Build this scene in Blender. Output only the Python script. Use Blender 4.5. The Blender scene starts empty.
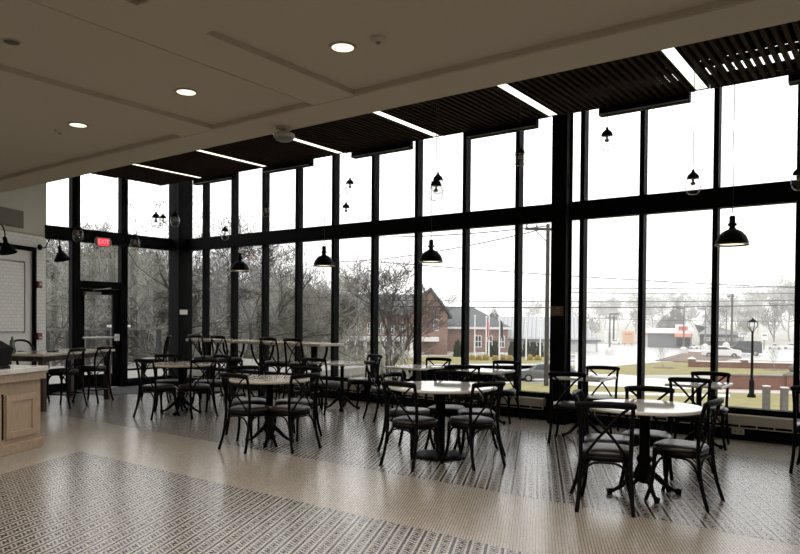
import bpy, bmesh, math, random
from mathutils import Vector, Matrix
random.seed(7)
SC = bpy.context.scene
COL = SC.collection
PI = math.pi
R = math.radians

# ------------------------------------------------------------------ camera
F_PX, YAW, PITCH, ROLL, CY = 687.73, R(36.184), R(-0.8236), R(0.4733), 327.13
EYE = Vector((0, 0, 1.523))
_f = Vector((-math.sin(YAW)*math.cos(PITCH), math.cos(YAW)*math.cos(PITCH), math.sin(PITCH)))
_r0 = Vector((math.cos(YAW), math.sin(YAW), 0))
_u0 = _r0.cross(_f)
_r = _r0*math.cos(ROLL) + _u0*math.sin(ROLL)
_u = -_r0*math.sin(ROLL) + _u0*math.cos(ROLL)
cam = bpy.data.cameras.new('camera')
camo = bpy.data.objects.new('camera', cam)
COL.objects.link(camo)
cam.sensor_width = 36
cam.lens = 36*F_PX/800
cam.shift_y = (CY-277)/800
cam.clip_end = 2000
m = Matrix((_r, _u, -_f)).transposed().to_4x4()
m.translation = EYE
camo.matrix_world = m
SC.camera = camo

def ray(px, py):
    return _f + _r*((px-400)/F_PX) - _u*((py-CY)/F_PX)
GZ = -3.2                                   # ground level outside, below the raised floor
def gp(px, py, z=GZ):
    """point of the outside ground seen at a pixel of the photograph"""
    d = ray(px, py)
    return EYE + d*((z-EYE.z)/d.z)
def at_depth(px, py, d):
    return EYE + ray(px, py)*d
def depth_of(P):
    return (Vector(P)-EYE).dot(_f)
def hfrom(P, py):
    """height z of a point standing over P that appears at row py"""
    P = Vector((P[0], P[1], 0)); lo, hi = -10.0, 60.0
    for _ in range(50):
        mid = (lo+hi)/2
        v = Vector((P.x, P.y, mid))-EYE
        y = CY - F_PX*v.dot(_u)/v.dot(_f)
        if y > py: lo = mid
        else: hi = mid
    return (lo+hi)/2

# ------------------------------------------------------------------ helpers
def link(o, parent=None):
    COL.objects.link(o)
    if parent is not None: o.parent = parent
    return o

def tag(o, label=None, cat=None, group=None, kind=None):
    if label: o['label'] = label
    if cat: o['category'] = cat
    if group: o['group'] = group
    if kind: o['kind'] = kind
    return o

def obj(name, bm, mat, parent=None, smooth=False):
    me = bpy.data.meshes.new(name)
    bmesh.ops.recalc_face_normals(bm, faces=bm.faces)
    bm.to_mesh(me); bm.free()
    for mm in (mat if isinstance(mat, (list, tuple)) else [mat]): me.materials.append(mm)
    if smooth:
        for p in me.polygons: p.use_smooth = True
    return link(bpy.data.objects.new(name, me), parent)

def thing(name, label, cat, loc=(0, 0, 0), rz=0.0, group=None):
    o = bpy.data.objects.new(name, None)
    o.empty_display_size = .1
    link(o)
    o.location = loc; o.rotation_euler = (0, 0, rz)
    return tag(o, label, cat, group)

def struct(name, bm, mat, smooth=False):
    return tag(obj(name, bm, mat, None, smooth), kind='structure')

def dup(root, loc, rz, label=None, group=None, scale=None):
    r = root.copy(); COL.objects.link(r)
    r.location = loc; r.rotation_euler = (0, 0, rz)
    if scale: r.scale = scale
    if label: r['label'] = label
    if group: r['group'] = group
    for ch in list(root.children):
        c = ch.copy(); COL.objects.link(c); c.parent = r
        for g in ch.children:
            d = g.copy(); COL.objects.link(d); d.parent = c
    return r

def new(): return bmesh.new()

def box(bm, x0, x1, y0, y1, z0, z1, mi=0, bevel=0):
    b = bmesh.new() if bevel else bm
    v = [b.verts.new((x, y, z)) for z in (z0, z1) for y in (y0, y1) for x in (x0, x1)]
    fs = [(0, 2, 3, 1), (4, 5, 7, 6), (0, 1, 5, 4), (2, 6, 7, 3), (0, 4, 6, 2), (1, 3, 7, 5)]
    for f in fs:
        fc = b.faces.new([v[i] for i in f]); fc.material_index = mi
    if bevel:
        bmesh.ops.bevel(b, geom=list(b.edges), offset=bevel, segments=2, affect='EDGES', profile=.5)
        me = bpy.data.meshes.new('t'); b.to_mesh(me); b.free()
        bm.from_mesh(me); bpy.data.meshes.remove(me)
    return bm

def tube(bm, pts, rad, n=8, cap=True, flat=None, mi=0):
    """sweep a circle (or an ellipse, flat=(a,b)) along pts; rad may be a list"""
    pts = [Vector(p) for p in pts]
    N = len(pts)
    rads = rad if isinstance(rad, (list, tuple)) else [rad]*N
    rings = []
    prev = None
    for i, p in enumerate(pts):
        t = (pts[min(i+1, N-1)] - pts[max(i-1, 0)]).normalized()
        if prev is None:
            a = Vector((0, 0, 1)) if abs(t.z) < .9 else Vector((0, 1, 0))
            nrm = (a - t*a.dot(t)).normalized()
        else:
            nrm = prev - t*prev.dot(t)
            nrm = nrm.normalized() if nrm.length > 1e-6 else Vector((1, 0, 0))
        prev = nrm
        bn = t.cross(nrm)
        ra, rb = (rads[i], rads[i]) if flat is None else (rads[i]*flat[0], rads[i]*flat[1])
        rings.append([bm.verts.new(p + nrm*(ra*math.cos(2*PI*k/n)) + bn*(rb*math.sin(2*PI*k/n))) for k in range(n)])
    for i in range(N-1):
        for k in range(n):
            f = bm.faces.new((rings[i][k], rings[i][(k+1) % n], rings[i+1][(k+1) % n], rings[i+1][k]))
            f.material_index = mi
    if cap:
        for rr in (rings[0][::-1], rings[-1]):
            f = bm.faces.new(rr); f.material_index = mi
    return bm

def smooth_path(ctrl, k=6):
    """Catmull-Rom through control points"""
    c = [Vector(p) for p in ctrl]
    c = [c[0]*2-c[1]] + c + [c[-1]*2-c[-2]]
    out = []
    for i in range(1, len(c)-2):
        for j in range(k):
            t = j/k
            p0, p1, p2, p3 = c[i-1], c[i], c[i+1], c[i+2]
            out.append(.5*((2*p1)+(p2-p0)*t+(2*p0-5*p1+4*p2-p3)*t*t+(3*p1-p0-3*p2+p3)*t**3))
    out.append(c[-2])
    return out

def lathe(bm, prof, n=24, cx=0, cy=0, mi=0):
    """prof: list of (r, z)"""
    rings = []
    for r, z in prof:
        if r < 1e-5: rings.append([bm.verts.new((cx, cy, z))])
        else: rings.append([bm.verts.new((cx+r*math.cos(2*PI*k/n), cy+r*math.sin(2*PI*k/n), z)) for k in range(n)])
    for a, b in zip(rings, rings[1:]):
        for k in range(n):
            k2 = (k+1) % n
            if len(a) == 1 and len(b) == 1: continue
            if len(a) == 1: f = bm.faces.new((a[0], b[k2], b[k]))
            elif len(b) == 1: f = bm.faces.new((a[k], a[k2], b[0]))
            else: f = bm.faces.new((a[k], a[k2], b[k2], b[k]))
            f.material_index = mi
    return bm

def poly(bm, pts, z0, z1, mi=0):
    """prism over a plan outline"""
    a = [bm.verts.new((p[0], p[1], z0)) for p in pts]
    b = [bm.verts.new((p[0], p[1], z1)) for p in pts]
    n = len(pts)
    bm.faces.new(a[::-1]).material_index = mi; bm.faces.new(b).material_index = mi
    for i in range(n):
        bm.faces.new((a[i], a[(i+1) % n], b[(i+1) % n], b[i])).material_index = mi
    return bm

def rot_bm(bm, verts, mat):
    bmesh.ops.transform(bm, matrix=mat, verts=verts)

# ------------------------------------------------------------------ materials
def mat(name, col, rough=.6, metal=0, spec=.5, emit=None, es=0, noise=None, bump=None, coat=0):
    m = bpy.data.materials.new(name); m.use_nodes = True
    nt = m.node_tree; b = nt.nodes['Principled BSDF']
    b.inputs['Base Color'].default_value = (*col, 1)
    b.inputs['Roughness'].default_value = rough
    b.inputs['Metallic'].default_value = metal
    b.inputs['Specular IOR Level'].default_value = spec
    b.inputs['Coat Weight'].default_value = coat
    if emit:
        b.inputs['Emission Color'].default_value = (*emit, 1)
        b.inputs['Emission Strength'].default_value = es
    if noise:                                # (scale, second colour, stretch)
        tc = nt.nodes.new('ShaderNodeTexCoord'); mp = nt.nodes.new('ShaderNodeMapping')
        nz = nt.nodes.new('ShaderNodeTexNoise'); mx = nt.nodes.new('ShaderNodeMix'); mx.data_type = 'RGBA'
        rp = nt.nodes.new('ShaderNodeMapRange')
        rp.inputs[1].default_value = .35; rp.inputs[2].default_value = .65
        nt.links.new(tc.outputs['Object'], mp.inputs[0]); nt.links.new(mp.outputs[0], nz.inputs['Vector'])
        mp.inputs['Scale'].default_value = noise[2] if len(noise) > 2 else (1, 1, 1)
        nz.inputs['Scale'].default_value = noise[0]; nz.inputs['Detail'].default_value = 4
        nt.links.new(nz.outputs['Fac'], rp.inputs[0]); nt.links.new(rp.outputs[0], mx.inputs[0])
        mx.inputs[6].default_value = (*col, 1); mx.inputs[7].default_value = (*noise[1], 1)
        nt.links.new(mx.outputs[2], b.inputs['Base Color'])
        if bump:
            bp = nt.nodes.new('ShaderNodeBump'); bp.inputs['Strength'].default_value = bump
            nt.links.new(nz.outputs['Fac'], bp.inputs['Height']); nt.links.new(bp.outputs[0], b.inputs['Normal'])
    return m

def brick_mat(name, c1, c2, mortar, w, h, gap, rough=.4, axes='xz', off=.5):
    m = mat(name, c1, rough); nt = m.node_tree; b = nt.nodes['Principled BSDF']
    tc = nt.nodes.new('ShaderNodeTexCoord'); sx = nt.nodes.new('ShaderNodeSeparateXYZ'); cb = nt.nodes.new('ShaderNodeCombineXYZ')
    br = nt.nodes.new('ShaderNodeTexBrick')
    nt.links.new(tc.outputs['Object'], sx.inputs[0])
    src = {'x': 0, 'y': 1, 'z': 2}
    nt.links.new(sx.outputs[src[axes[0]]], cb.inputs[0]); nt.links.new(sx.outputs[src[axes[1]]], cb.inputs[1])
    nt.links.new(cb.outputs[0], br.inputs['Vector'])
    br.inputs['Scale'].default_value = 1
    br.inputs['Brick Width'].default_value = w; br.inputs['Row Height'].default_value = h
    br.inputs['Mortar Size'].default_value = gap
    br.offset = off
    br.inputs['Color1'].default_value = (*c1, 1); br.inputs['Color2'].default_value = (*c2, 1); br.inputs['Mortar'].default_value = (*mortar, 1)
    nt.links.new(br.outputs['Color'], b.inputs['Base Color'])
    return m

def math_node(nt, op, a, b=None, c=None):
    n = nt.nodes.new('ShaderNodeMath'); n.operation = op
    for i, v in enumerate((a, b, c)):
        if v is None: continue
        if isinstance(v, (int, float)): n.inputs[i].default_value = v
        else: nt.links.new(v, n.inputs[i])
    return n.outputs[0]

TILE = 0.0215
def mosaic_mat(name, rot, patterned):
    """small square mosaic tiles; the patterned kind has dark rows every fifth tile and a dark motif between"""
    m = mat(name, (.4, .36, .31), .22, spec=.42); nt = m.node_tree; b = nt.nodes['Principled BSDF']
    tc = nt.nodes.new('ShaderNodeTexCoord'); mp = nt.nodes.new('ShaderNodeMapping')
    mp.inputs['Rotation'].default_value = (0, 0, rot)
    s = nt.nodes.new('ShaderNodeSeparateXYZ')
    nt.links.new(tc.outputs['Object'], mp.inputs[0]); nt.links.new(mp.outputs[0], s.inputs[0])
    M = lambda op, a, b=None, c=None: math_node(nt, op, a, b, c)
    tl = .0184 if patterned else TILE
    X = M('DIVIDE', s.outputs[0], tl); Y = M('DIVIDE', s.outputs[1], tl)
    fx = M('FRACT', X); fy = M('FRACT', Y)
    gx = M('LESS_THAN', fx, .12 if patterned else .19); gy = M('LESS_THAN', fy, .12 if patterned else .16)
    grout = M('MAXIMUM', gx, gy)
    wn = nt.nodes.new('ShaderNodeTexWhiteNoise'); wn.noise_dimensions = '2D'
    cb = nt.nodes.new('ShaderNodeCombineXYZ')
    ix = M('FLOOR', X); iy = M('FLOOR', Y)
    nt.links.new(ix, cb.inputs[0]); nt.links.new(iy, cb.inputs[1]); nt.links.new(cb.outputs[0], wn.inputs['Vector'])
    light = nt.nodes.new('ShaderNodeMix'); light.data_type = 'RGBA'
    nt.links.new(wn.outputs['Value'], light.inputs[0])
    if patterned:
        light.inputs[6].default_value = (.36, .33, .295, 1); light.inputs[7].default_value = (.25, .23, .205, 1)
    else:
        light.inputs[6].default_value = (.345, .305, .255, 1); light.inputs[7].default_value = (.28, .245, .205, 1)
    gm = nt.nodes.new('ShaderNodeMix'); gm.data_type = 'RGBA'
    gm.inputs[7].default_value = (.055, .047, .04, 1)
    nt.links.new(grout, gm.inputs[0])
    if patterned:
        i5 = M('FLOORED_MODULO', ix, 6); j4 = M('FLOORED_MODULO', iy, 6)
        line = M('LESS_THAN', i5, .5)
        par = M('FLOORED_MODULO', M('ADD', ix, iy), 2)
        # a small diamond: centre column rows 0,2,4 and side columns rows 1,3
        side = M('MULTIPLY', M('COMPARE', M('ABSOLUTE', M('SUBTRACT', i5, 3)), 1, .1), M('MAXIMUM', M('COMPARE', j4, 1, .1), M('COMPARE', j4, 3, .1)))
        cent = M('MULTIPLY', M('COMPARE', i5, 3, .1), M('MAXIMUM', M('COMPARE', j4, 0, .1), M('MAXIMUM', M('COMPARE', j4, 2, .1), M('COMPARE', j4, 4, .1))))
        bar = M('MULTIPLY', M('MULTIPLY', M('GREATER_THAN', i5, 1.5), M('LESS_THAN', i5, 4.5)), M('COMPARE', j4, 5, .1))
        dark = M('MAXIMUM', line, M('MAXIMUM', side, M('MAXIMUM', cent, bar)))
        dm = nt.nodes.new('ShaderNodeMix'); dm.data_type = 'RGBA'
        nt.links.new(dark, dm.inputs[0]); nt.links.new(light.outputs[2], dm.inputs[6]); dm.inputs[7].default_value = (.007, .006, .006, 1)
        nt.links.new(dm.outputs[2], gm.inputs[6])
    else:
        nt.links.new(light.outputs[2], gm.inputs[6])
    nt.links.new(gm.outputs[2], b.inputs['Base Color'])
    return m

def glass_mat(name, tint=(1, 1, 1), refl=.05):
    m = bpy.data.materials.new(name); m.use_nodes = True; nt = m.node_tree
    for n in list(nt.nodes): nt.nodes.remove(n)
    out = nt.nodes.new('ShaderNodeOutputMaterial'); mx = nt.nodes.new('ShaderNodeMixShader')
    tr = nt.nodes.new('ShaderNodeBsdfTransparent'); gl = nt.nodes.new('ShaderNodeBsdfGlossy'); lw = nt.nodes.new('ShaderNodeLayerWeight')
    fr_out = math_node(nt, 'MULTIPLY_ADD', math_node(nt, 'POWER', lw.outputs['Facing'], 4.5), .35, .018)
    tr.inputs[0].default_value = (*tint, 1); gl.inputs['Roughness'].default_value = .02
    nt.links.new(fr_out, mx.inputs[0]); nt.links.new(tr.outputs[0], mx.inputs[1]); nt.links.new(gl.outputs[0], mx.inputs[2])
    nt.links.new(mx.outputs[0], out.inputs[0])
    return m

WARM = (1, .86, .6)
Mt = dict(
    black=mat('black_painted_steel', (.003, .003, .0035), .6, spec=.06),
    blackwood=mat('black_bentwood', (.0035, .003, .003), .45, spec=.08),
    iron=mat('black_cast_iron', (.004, .004, .004), .55, spec=.08),
    seat=mat('dark_brown_vinyl', (.012, .007, .006), .36, spec=.42),
    plaster=mat('beige_ceiling_plaster', (.52, .46, .375), .9, spec=.1, noise=(60, (.50, .442, .36))),
    wallplaster=mat('beige_wall_plaster', (.60, .57, .495), .9, spec=.1, noise=(3, (.58, .55, .475))),
    trim=mat('beige_ceiling_trim', (.46, .40, .32), .8, spec=.1),
    slat=mat('dark_stained_slats', (.02, .010, .007), .75, spec=.08, noise=(6, (.028, .014, .010), (8, .4, 8))),
    dark=mat('dark_plenum', (.01, .008, .008), .9, spec=0),
    top=mat('pale_laminate', (.50, .45, .385), .13, spec=.5, noise=(5, (.47, .41, .34), (1, 6, 1))),
    whitetop=mat('white_laminate', (.66, .64, .6), .07, spec=.5, noise=(4, (.6, .58, .54))),
    marble=mat('white_marble', (.62, .61, .58), .12, spec=.5, noise=(4, (.48, .46, .44))),
    oak=mat('light_oak', (.38, .285, .20), .5, spec=.3, noise=(9, (.31, .225, .155), (6, 1, .7))),
    darkoak=mat('brown_table_wood', (.035, .02, .014), .4, spec=.4, noise=(9, (.05, .03, .02), (1, 1, .3))),
    tile=brick_mat('white_subway_tile', (.76, .74, .68), (.71, .69, .63), (.55, .53, .48), .13, .064, .0045, .25),
    white=mat('white_paint', (.72, .70, .65), .5),
    heater=mat('off_white_enamel', (.42, .39, .35), .4),
    glass=glass_mat('window_glass'),
    bulbglass=None,
    lightstrip=mat('lit_diffuser', (1, 1, .95), .5, emit=(1, .955, .80), es=1.5),
    downlight=mat('lit_downlight_lens', (1, 1, .9), .5, emit=(1, .9, .68), es=1.5),
    lampinner=mat('lit_lamp_lens', (1, .9, .7), .5, emit=(1, .84, .55), es=2.2),
    chrome=mat('brushed_metal', (.35, .35, .34), .35, metal=.8),
    grey=mat('grey_plastic', (.2, .2, .19), .5),
    redpl=mat('red_enamel', (.16, .012, .016), .35),
    filament=mat('brass_filament_holder', (.25, .2, .12), .4, metal=.6),
    mat=mat('grey_entrance_carpet', (.10, .105, .105), .95, spec=.1, noise=(90, (.07, .075, .075))),
    green=mat('green_bottle_glass', (.09, .12, .075), .25),
    floor=mosaic_mat('beige_mosaic', R(-24.85), False),
    pattern=mosaic_mat('black_and_white_mosaic', R(-24.85), True),
    # outside
    grass=mat('pale_winter_grass', (.30, .275, .135), .95, spec=.05, noise=(.9, (.25, .225, .12)), bump=.1),
    farground=mat('far_frosted_ground', (.42, .41, .36), .95, spec=.05, noise=(.05, (.32, .31, .27))),
    asphalt=mat('wet_pale_asphalt', (.50, .50, .49), .35, spec=.5, noise=(.15, (.43, .43, .42))),
    concrete=mat('pale_concrete', (.62, .61, .59), .7, noise=(2, (.56, .55, .53))),
    mulch=mat('brown_mulch', (.20, .15, .11), .95, noise=(2, (.14, .10, .08))),
    leaf_litter=mat('leaf_litter', (.14, .12, .09), .95, noise=(.4, (.62, .62, .62))),
    brick=brick_mat('red_garden_brick', (.19, .07, .048), (.15, .055, .04), (.22, .16, .13), .22, .075, .012, .85),
    brickhall=brick_mat('red_hall_brick', (.27, .15, .12), (.22, .12, .095), (.32, .26, .22), .5, .16, .02, .85),
    stone=mat('grey_stone_post', (.15, .14, .13), .8, noise=(5, (.11, .10, .095))),
    roofgrey=mat('grey_shingle_roof', (.13, .135, .14), .9, noise=(3, (.10, .105, .11), (1, 1, 6))),
    roofmetal=brick_mat('pale_ribbed_metal_roof', (.40, .41, .42), (.42, .43, .44), (.26, .27, .28), .6, 60, .09, .45, 'xy', 0),
    siding=mat('grey_metal_siding', (.16, .165, .17), .6),
    paleside=mat('pale_siding', (.45, .45, .44), .7),
    signtan=mat('tan_sign_face', (.62, .42, .26), .6),
    signred=mat('red_sign_paint', (.55, .06, .05), .6),
    orange=mat('orange_sign_band', (.75, .3, .2), .6),
    extwhite=mat('white_exterior_paint', (.75, .75, .74), .6),
    extglass=mat('dark_exterior_glass', (.03, .035, .04), .1),
    bark=mat('grey_winter_bark', (.33, .325, .285), .95, spec=.05, noise=(3, (.25, .245, .21))), barkdark=mat('dark_winter_bark', (.075, .07, .06), .95, spec=.05, noise=(3, (.05, .046, .04))),
    barkred=mat('brown_winter_twigs', (.10, .09, .082), .95, spec=.05),
    evergreen=mat('dark_evergreen', (.04, .055, .035), .95, spec=.05, noise=(2, (.03, .04, .028))),
    shrubyellow=mat('yellow_ornamental_grass', (.45, .36, .15), .95, spec=.05, noise=(3, (.34, .27, .1))),
    brush=mat('grey_brown_undergrowth', (.32, .315, .27), .95, spec=.05, noise=(1, (.24, .235, .2))),
    flagred=mat('red_flag_cloth', (.45, .16, .16), .9), flagblue=mat('dark_flag_cloth', (.10, .10, .13), .9),
    carsilver=mat('silver_car_paint', (.16, .165, .17), .25, metal=.4),
    carwhite=mat('white_car_paint', (.7, .7, .7), .25), cardark=mat('dark_green_van_paint', (.03, .038, .04), .3),
    rubber=mat('black_rubber', (.01, .01, .01), .8), lens=mat('lamp_lens_glass', (.7, .74, .8), .15),
    deck=mat('grey_deck_boards', (.22, .21, .19), .8, noise=(3, (.17, .16, .15), (1, 12, 1))),
    wirepl=mat('black_wire', (.008, .008, .008), .7),
)
def thin_glass(name):
    m = bpy.data.materials.new(name); m.use_nodes = True; nt = m.node_tree
    for n in list(nt.nodes): nt.nodes.remove(n)
    out = nt.nodes.new('ShaderNodeOutputMaterial'); mx = nt.nodes.new('ShaderNodeMixShader')
    tr = nt.nodes.new('ShaderNodeBsdfTransparent'); gl = nt.nodes.new('ShaderNodeBsdfGlossy'); lw = nt.nodes.new('ShaderNodeLayerWeight')
    f3 = math_node(nt, 'POWER', lw.outputs['Facing'], 3)
    edge = nt.nodes.new('ShaderNodeMix'); edge.data_type = 'RGBA'      # glass absorbs more where it is seen edge-on
    edge.inputs[6].default_value = (.95, .95, .95, 1); edge.inputs[7].default_value = (.05, .05, .05, 1)
    nt.links.new(f3, edge.inputs[0]); nt.links.new(edge.outputs[2], tr.inputs[0])
    gl.inputs['Roughness'].default_value = .04
    nt.links.new(math_node(nt, 'MULTIPLY_ADD', f3, .45, .05), mx.inputs[0]); nt.links.new(tr.outputs[0], mx.inputs[1]); nt.links.new(gl.outputs[0], mx.inputs[2])
    nt.links.new(mx.outputs[0], out.inputs[0])
    return m
Mt['bulbglass'] = thin_glass('clear_bulb_glass')

# ------------------------------------------------------------------ room shell
XE, D = -13.378, 9.724            # end glass wall, long window wall
T1, T2 = 2.987, 3.248             # transom beam
S, X0 = .956, -14.471             # mullion spacing
ZC, YB = 3.50, 5.224              # low ceiling and its far edge
ZS, YS = 4.241, 8.70              # slatted canopy
ZT = 5.15                         # upper ceiling
EX = (.42, -.9075)                # direction of the angled wing, towards the camera
A0 = Vector((XE, 6.691, 0))       # far end of the angled wall
ANG = math.atan2(EX[1], EX[0])
XR = 3.4                          # right wall

# floor: base of beige mosaic, patterned fields laid in it
bm = new()
box(bm, -14.0, XR+.2, -4.2, D+.22, -.25, 0, 0)
def sheet(bm, pts, z, mi):
    f = bm.faces.new([bm.verts.new((p[0], p[1], z)) for p in pts]); f.material_index = mi
rug = [(-7.36, 4.06), (-4.6, -1.9), (3.0, -1.9), (3.0, 4.08)]
sheet(bm, rug[::-1], .0015, 1)
field = [(-10.35, 5.36), (3.2, 5.36), (3.2, 8.48), (-12.6, 8.48), (-12.6, 7.9), (-11.75, 7.95), (-12.35, 7.3), (-11.1, 5.9)]
sheet(bm, [(-10.3, 5.36), (3.2, 5.36), (3.2, 8.48), (-12.75, 8.48), (-12.6, 6.3), (-11.1, 5.36)], .0015, 1)
struct('floor', bm, [Mt['floor'], Mt['pattern']])

# low coffered ceiling: soffit grid with shallow raised panels
bm = new()
box(bm, -15, XR, -4, YB, ZC+.045, ZC+.25)
def soffit(x0, x1, y0, y1): box(bm, x0, x1, y0, y1, ZC, ZC+.045)
soffit(-15, XR, 4.72, YB)
soffit(-6.46, -5.94, -4, 4.72)
soffit(-4.48, -3.98, -4, 4.72)
soffit(-3.98, XR, 2.58, 3.10)
soffit(-15, -6.46, 2.55, 3.08)
struct('ceiling', bm, Mt['plaster'])
bm = new()
w = .035; zz = ZC-.004
def mould(x0, x1, y0, y1):
    box(bm, x0, x1, y0, y1, zz, ZC+.02)
mould(-4.48, -4.465, -4, 4.72); mould(-3.98, XR, 2.565, 2.58); mould(-3.98, XR, 4.735, 4.745); mould(-15, -3.9, 4.735, 4.745)
struct('trim_1', bm, Mt['trim'])
bm = new(); box(bm, -15, XR, YB-.06, YB, ZC+.046, ZT); struct('wall_bulkhead', bm, Mt['plaster'])
bm = new(); box(bm, XE, XR, YB, 8.14, ZS+.15, ZS+.22); struct('ceiling_plenum_deck', bm, Mt['dark'])
bm = new(); box(bm, XE-.3, XR, YB, D+.3, ZT, ZT+.2); struct('ceiling_upper', bm, Mt['dark'])
bm = new(); box(bm, XR, XR+.2, -4, D+.2, 0, ZT); struct('wall_right', bm, Mt['wallplaster'])
bm = new(); box(bm, -12.0, XR, -4.2, -4, 0, ZC+.3); struct('wall_back', bm, Mt['wallplaster'])
bm = new(); box(bm, -12.2, -12.0, -4.2, 3.1, 0, ZC+.3); struct('wall_left', bm, Mt['wallplaster'])

# angled wall at the left: tile below, plaster above (local frame: x along the wall, y out of it)
def angled(o, loc=A0):
    o.location = loc; o.rotation_euler = (0, 0, ANG); return o
bm = new(); box(bm, 0, 4.2, -.2, 0, 3.02, ZT); angled(struct('wall_angled_upper', bm, Mt['wallplaster']))
bm = new(); box(bm, 0, 4.2, -.2, 0, 0, 3.02); angled(struct('wall_angled', bm, Mt['tile']))
bm = new(); box(bm, 0, 4.2, 0, .014, 3.005, 3.035); angled(struct('trim_2', bm, Mt['trim']))

# end glass wall (x = XE): mullions, beams, door
def bx(name, x0, x1, y0, y1, z0, z1, m='black'):
    b = new(); box(b, x0, x1, y0, y1, z0, z1, bevel=.004); return struct(name, b, Mt[m])
tn = [3]
def trim(*a, m='black'):
    o = bx('trim_%d' % tn[0], *a, m=m); tn[0] += 1; return o
for (y0, y1) in ((7.20, 7.37), (8.27, 8.42)):
    trim(XE-.12, XE+.02, y0, y1, 0, ZT)
trim(XE-.12, XE+.03, 6.66, D, T1, T2)
trim(XE-.12, XE+.0, 8.42, 9.6, 0, .16); trim(XE-.12, XE+.0, 6.66, 7.20, 0, .16)
trim(XE-.10, XE-.02, 8.42, 9.6, .33, .37)
trim(XE-.12, XE+.02, 7.37, 8.27, 2.06, 2.21)
trim(XE-.10, XE+.0, 6.66, 6.70, 0, ZT)
# corner post
trim(XE-.1, -13.10, D-.22, D+.15, 0, ZT)
# door
dr = thing('door_1', None, None); dr['kind'] = 'structure'
bm = new()
ya, yb_, za, zb = 7.375, 8.265, .012, 2.055
for q in ((ya, ya+.11, za, zb), (yb_-.16, yb_, za, zb), (ya+.11, yb_-.16, zb-.12, zb), (ya+.11, yb_-.16, za, za+.28)):
    box(bm, XE-.08, XE-.03, *q)
obj('door_frame', bm, Mt['black'], dr)
bm = new(); box(bm, XE-.06, XE-.052, ya+.11, yb_-.16, za+.28, zb-.12); obj('pane', bm, Mt['glass'], dr)
bm = new(); tube(bm, [(XE+.05, 7.4, 1.05), (XE+.05, 8.13, 1.05)], .022, 8)
box(bm, XE-.03, XE+.07, 8.13, 8.2, .98, 1.12); obj('push_bar', bm, Mt['chrome'], dr)
bm = new(); box(bm, XE-.03, XE+.05, 7.46, 7.80, 1.92, 1.99); obj('door_closer', bm, Mt['grey'], dr)
bm = new(); tube(bm, [(XE+.04, 7.62, 2.03), (XE+.10, 7.8, 2.05), (XE+.03, 8.02, 2.08)], .01, 6); obj('closer_arm', bm, Mt['chrome'], dr)

# long window wall
def mull_x(i): return X0+S*i
for i in range(2, 19):
    xl = mull_x(i)
    if i == 11: xl = -3.86
    trim(xl, xl+.065, D, D+.16, 0, ZT)
trim(-13.3, XR, D-.03, D+.12, T1, T2)
trim(-13.2, XR, D-.02, D+.14, .325, .39)
trim(-13.2, XR, D+.02, D+.14, 0, .325)
trim(-13.2, XR, D-.14, D-.04, 0, .12)
# window panes
wn = 1
xs = [-13.15]+[mull_x(i)+.03 for i in range(2, 19)]
for a, b in zip(xs, xs[1:]):
    bm = new(); box(bm, a, b, D+.08, D+.086, .39, T1+.01); box(bm, a, b, D+.08, D+.086, T2-.01, ZT)
    struct('window_%d' % wn, bm, Mt['glass']); wn += 1
for (a, b, z0) in ((6.7, 7.2, .16), (7.37, 8.27, 2.21), (8.42, 9.5, .16)):
    bm = new(); box(bm, XE-.06, XE-.054, a, b, z0, T1+.01); box(bm, XE-.06, XE-.054, a, b, T2-.01, ZT)
    struct('window_%d' % wn, bm, Mt['glass']); wn += 1

# black steel column standing inside the window wall
t = thing('steel_column', 'wide black steel column standing in front of the window wall right of centre', 'column')
bm = new()
box(bm, -4.13, -3.90, 9.33, 9.35, 0, ZT); box(bm, -4.13, -3.90, 9.53, 9.55, 0, ZT); box(bm, -4.13, -3.93, 9.35, 9.53, 0, ZT)
obj('shaft', bm, Mt['black'], t)
bm = new(); box(bm, -4.15, -3.88, 9.31, 9.57, 0, .1, bevel=.004); obj('base_plate', bm, Mt['black'], t)
# notice on it
P = Vector((-4.03, 9.33, 0)); zt = hfrom(P, 306); zb2 = hfrom(P, 316)
t = thing('notice_plaque', 'small brown notice plaque fixed on the black steel column', 'sign')
bm = new(); box(bm, -4.115, -3.93, 9.315, 9.329, zb2, zt, bevel=.002); obj('board', bm, mat('brown_plaque', (.16, .09, .05), .5), t)
bm = new()
box(bm, -4.04, -3.975, 9.311, 9.315, zt-.045, zt-.018)
for k, (a, b) in enumerate(((-4.09, -3.96), (-4.075, -3.97), (-4.085, -3.975))): box(bm, a, b, 9.312, 9.315, zt-.072-.022*k, zt-.064-.022*k)
obj('lettering', bm, mat('tan_lettering', (.3, .24, .17), .6), t)
# white sensor box on the corner post
bm = new(); box(bm, -13.098, -13.07, 9.53, 9.72, 1.545, 1.65, bevel=.004)
tag(obj('sensor_box', bm, Mt['white']), 'small white box fixed on the black corner post', 'sensor')

# heaters along the window base
def heater(x0, x1, label):
    t = thing('baseboard_heater', label, 'heater', (x0, 0, 0), 0, 'baseboard heaters under the windows')
    L = x1-x0
    bm = new(); box(bm, 0, L, D-.13, D-.0, .19, .315, bevel=.006); obj('cover', bm, Mt['heater'], t)
    bm = new(); box(bm, 0, L, D-.12, D-.01, .155, .192)
    obj('outlet_grille', bm, Mt['black'], t)
    bm = new(); box(bm, 0, L, D-.132, D-.12, .148, .16)
    n = max(2, int(L/.19))
    for k in range(n+1): box(bm, L*k/n-.008, L*k/n+.008, D-.131, D-.12, .155, .192)
    obj('lower_rail', bm, Mt['heater'], t)
heater(-12.9, -7.9, 'long off-white baseboard heater under the windows behind the bar-height tables')
heater(-7.7, -4.35, 'off-white baseboard heater under the windows left of the black steel column')
heater(-3.75, -2.55, 'off-white baseboard heater under the window right of the black steel column')
heater(-2.45, 1.5, 'off-white baseboard heater under the window with the lamppost outside')
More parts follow.
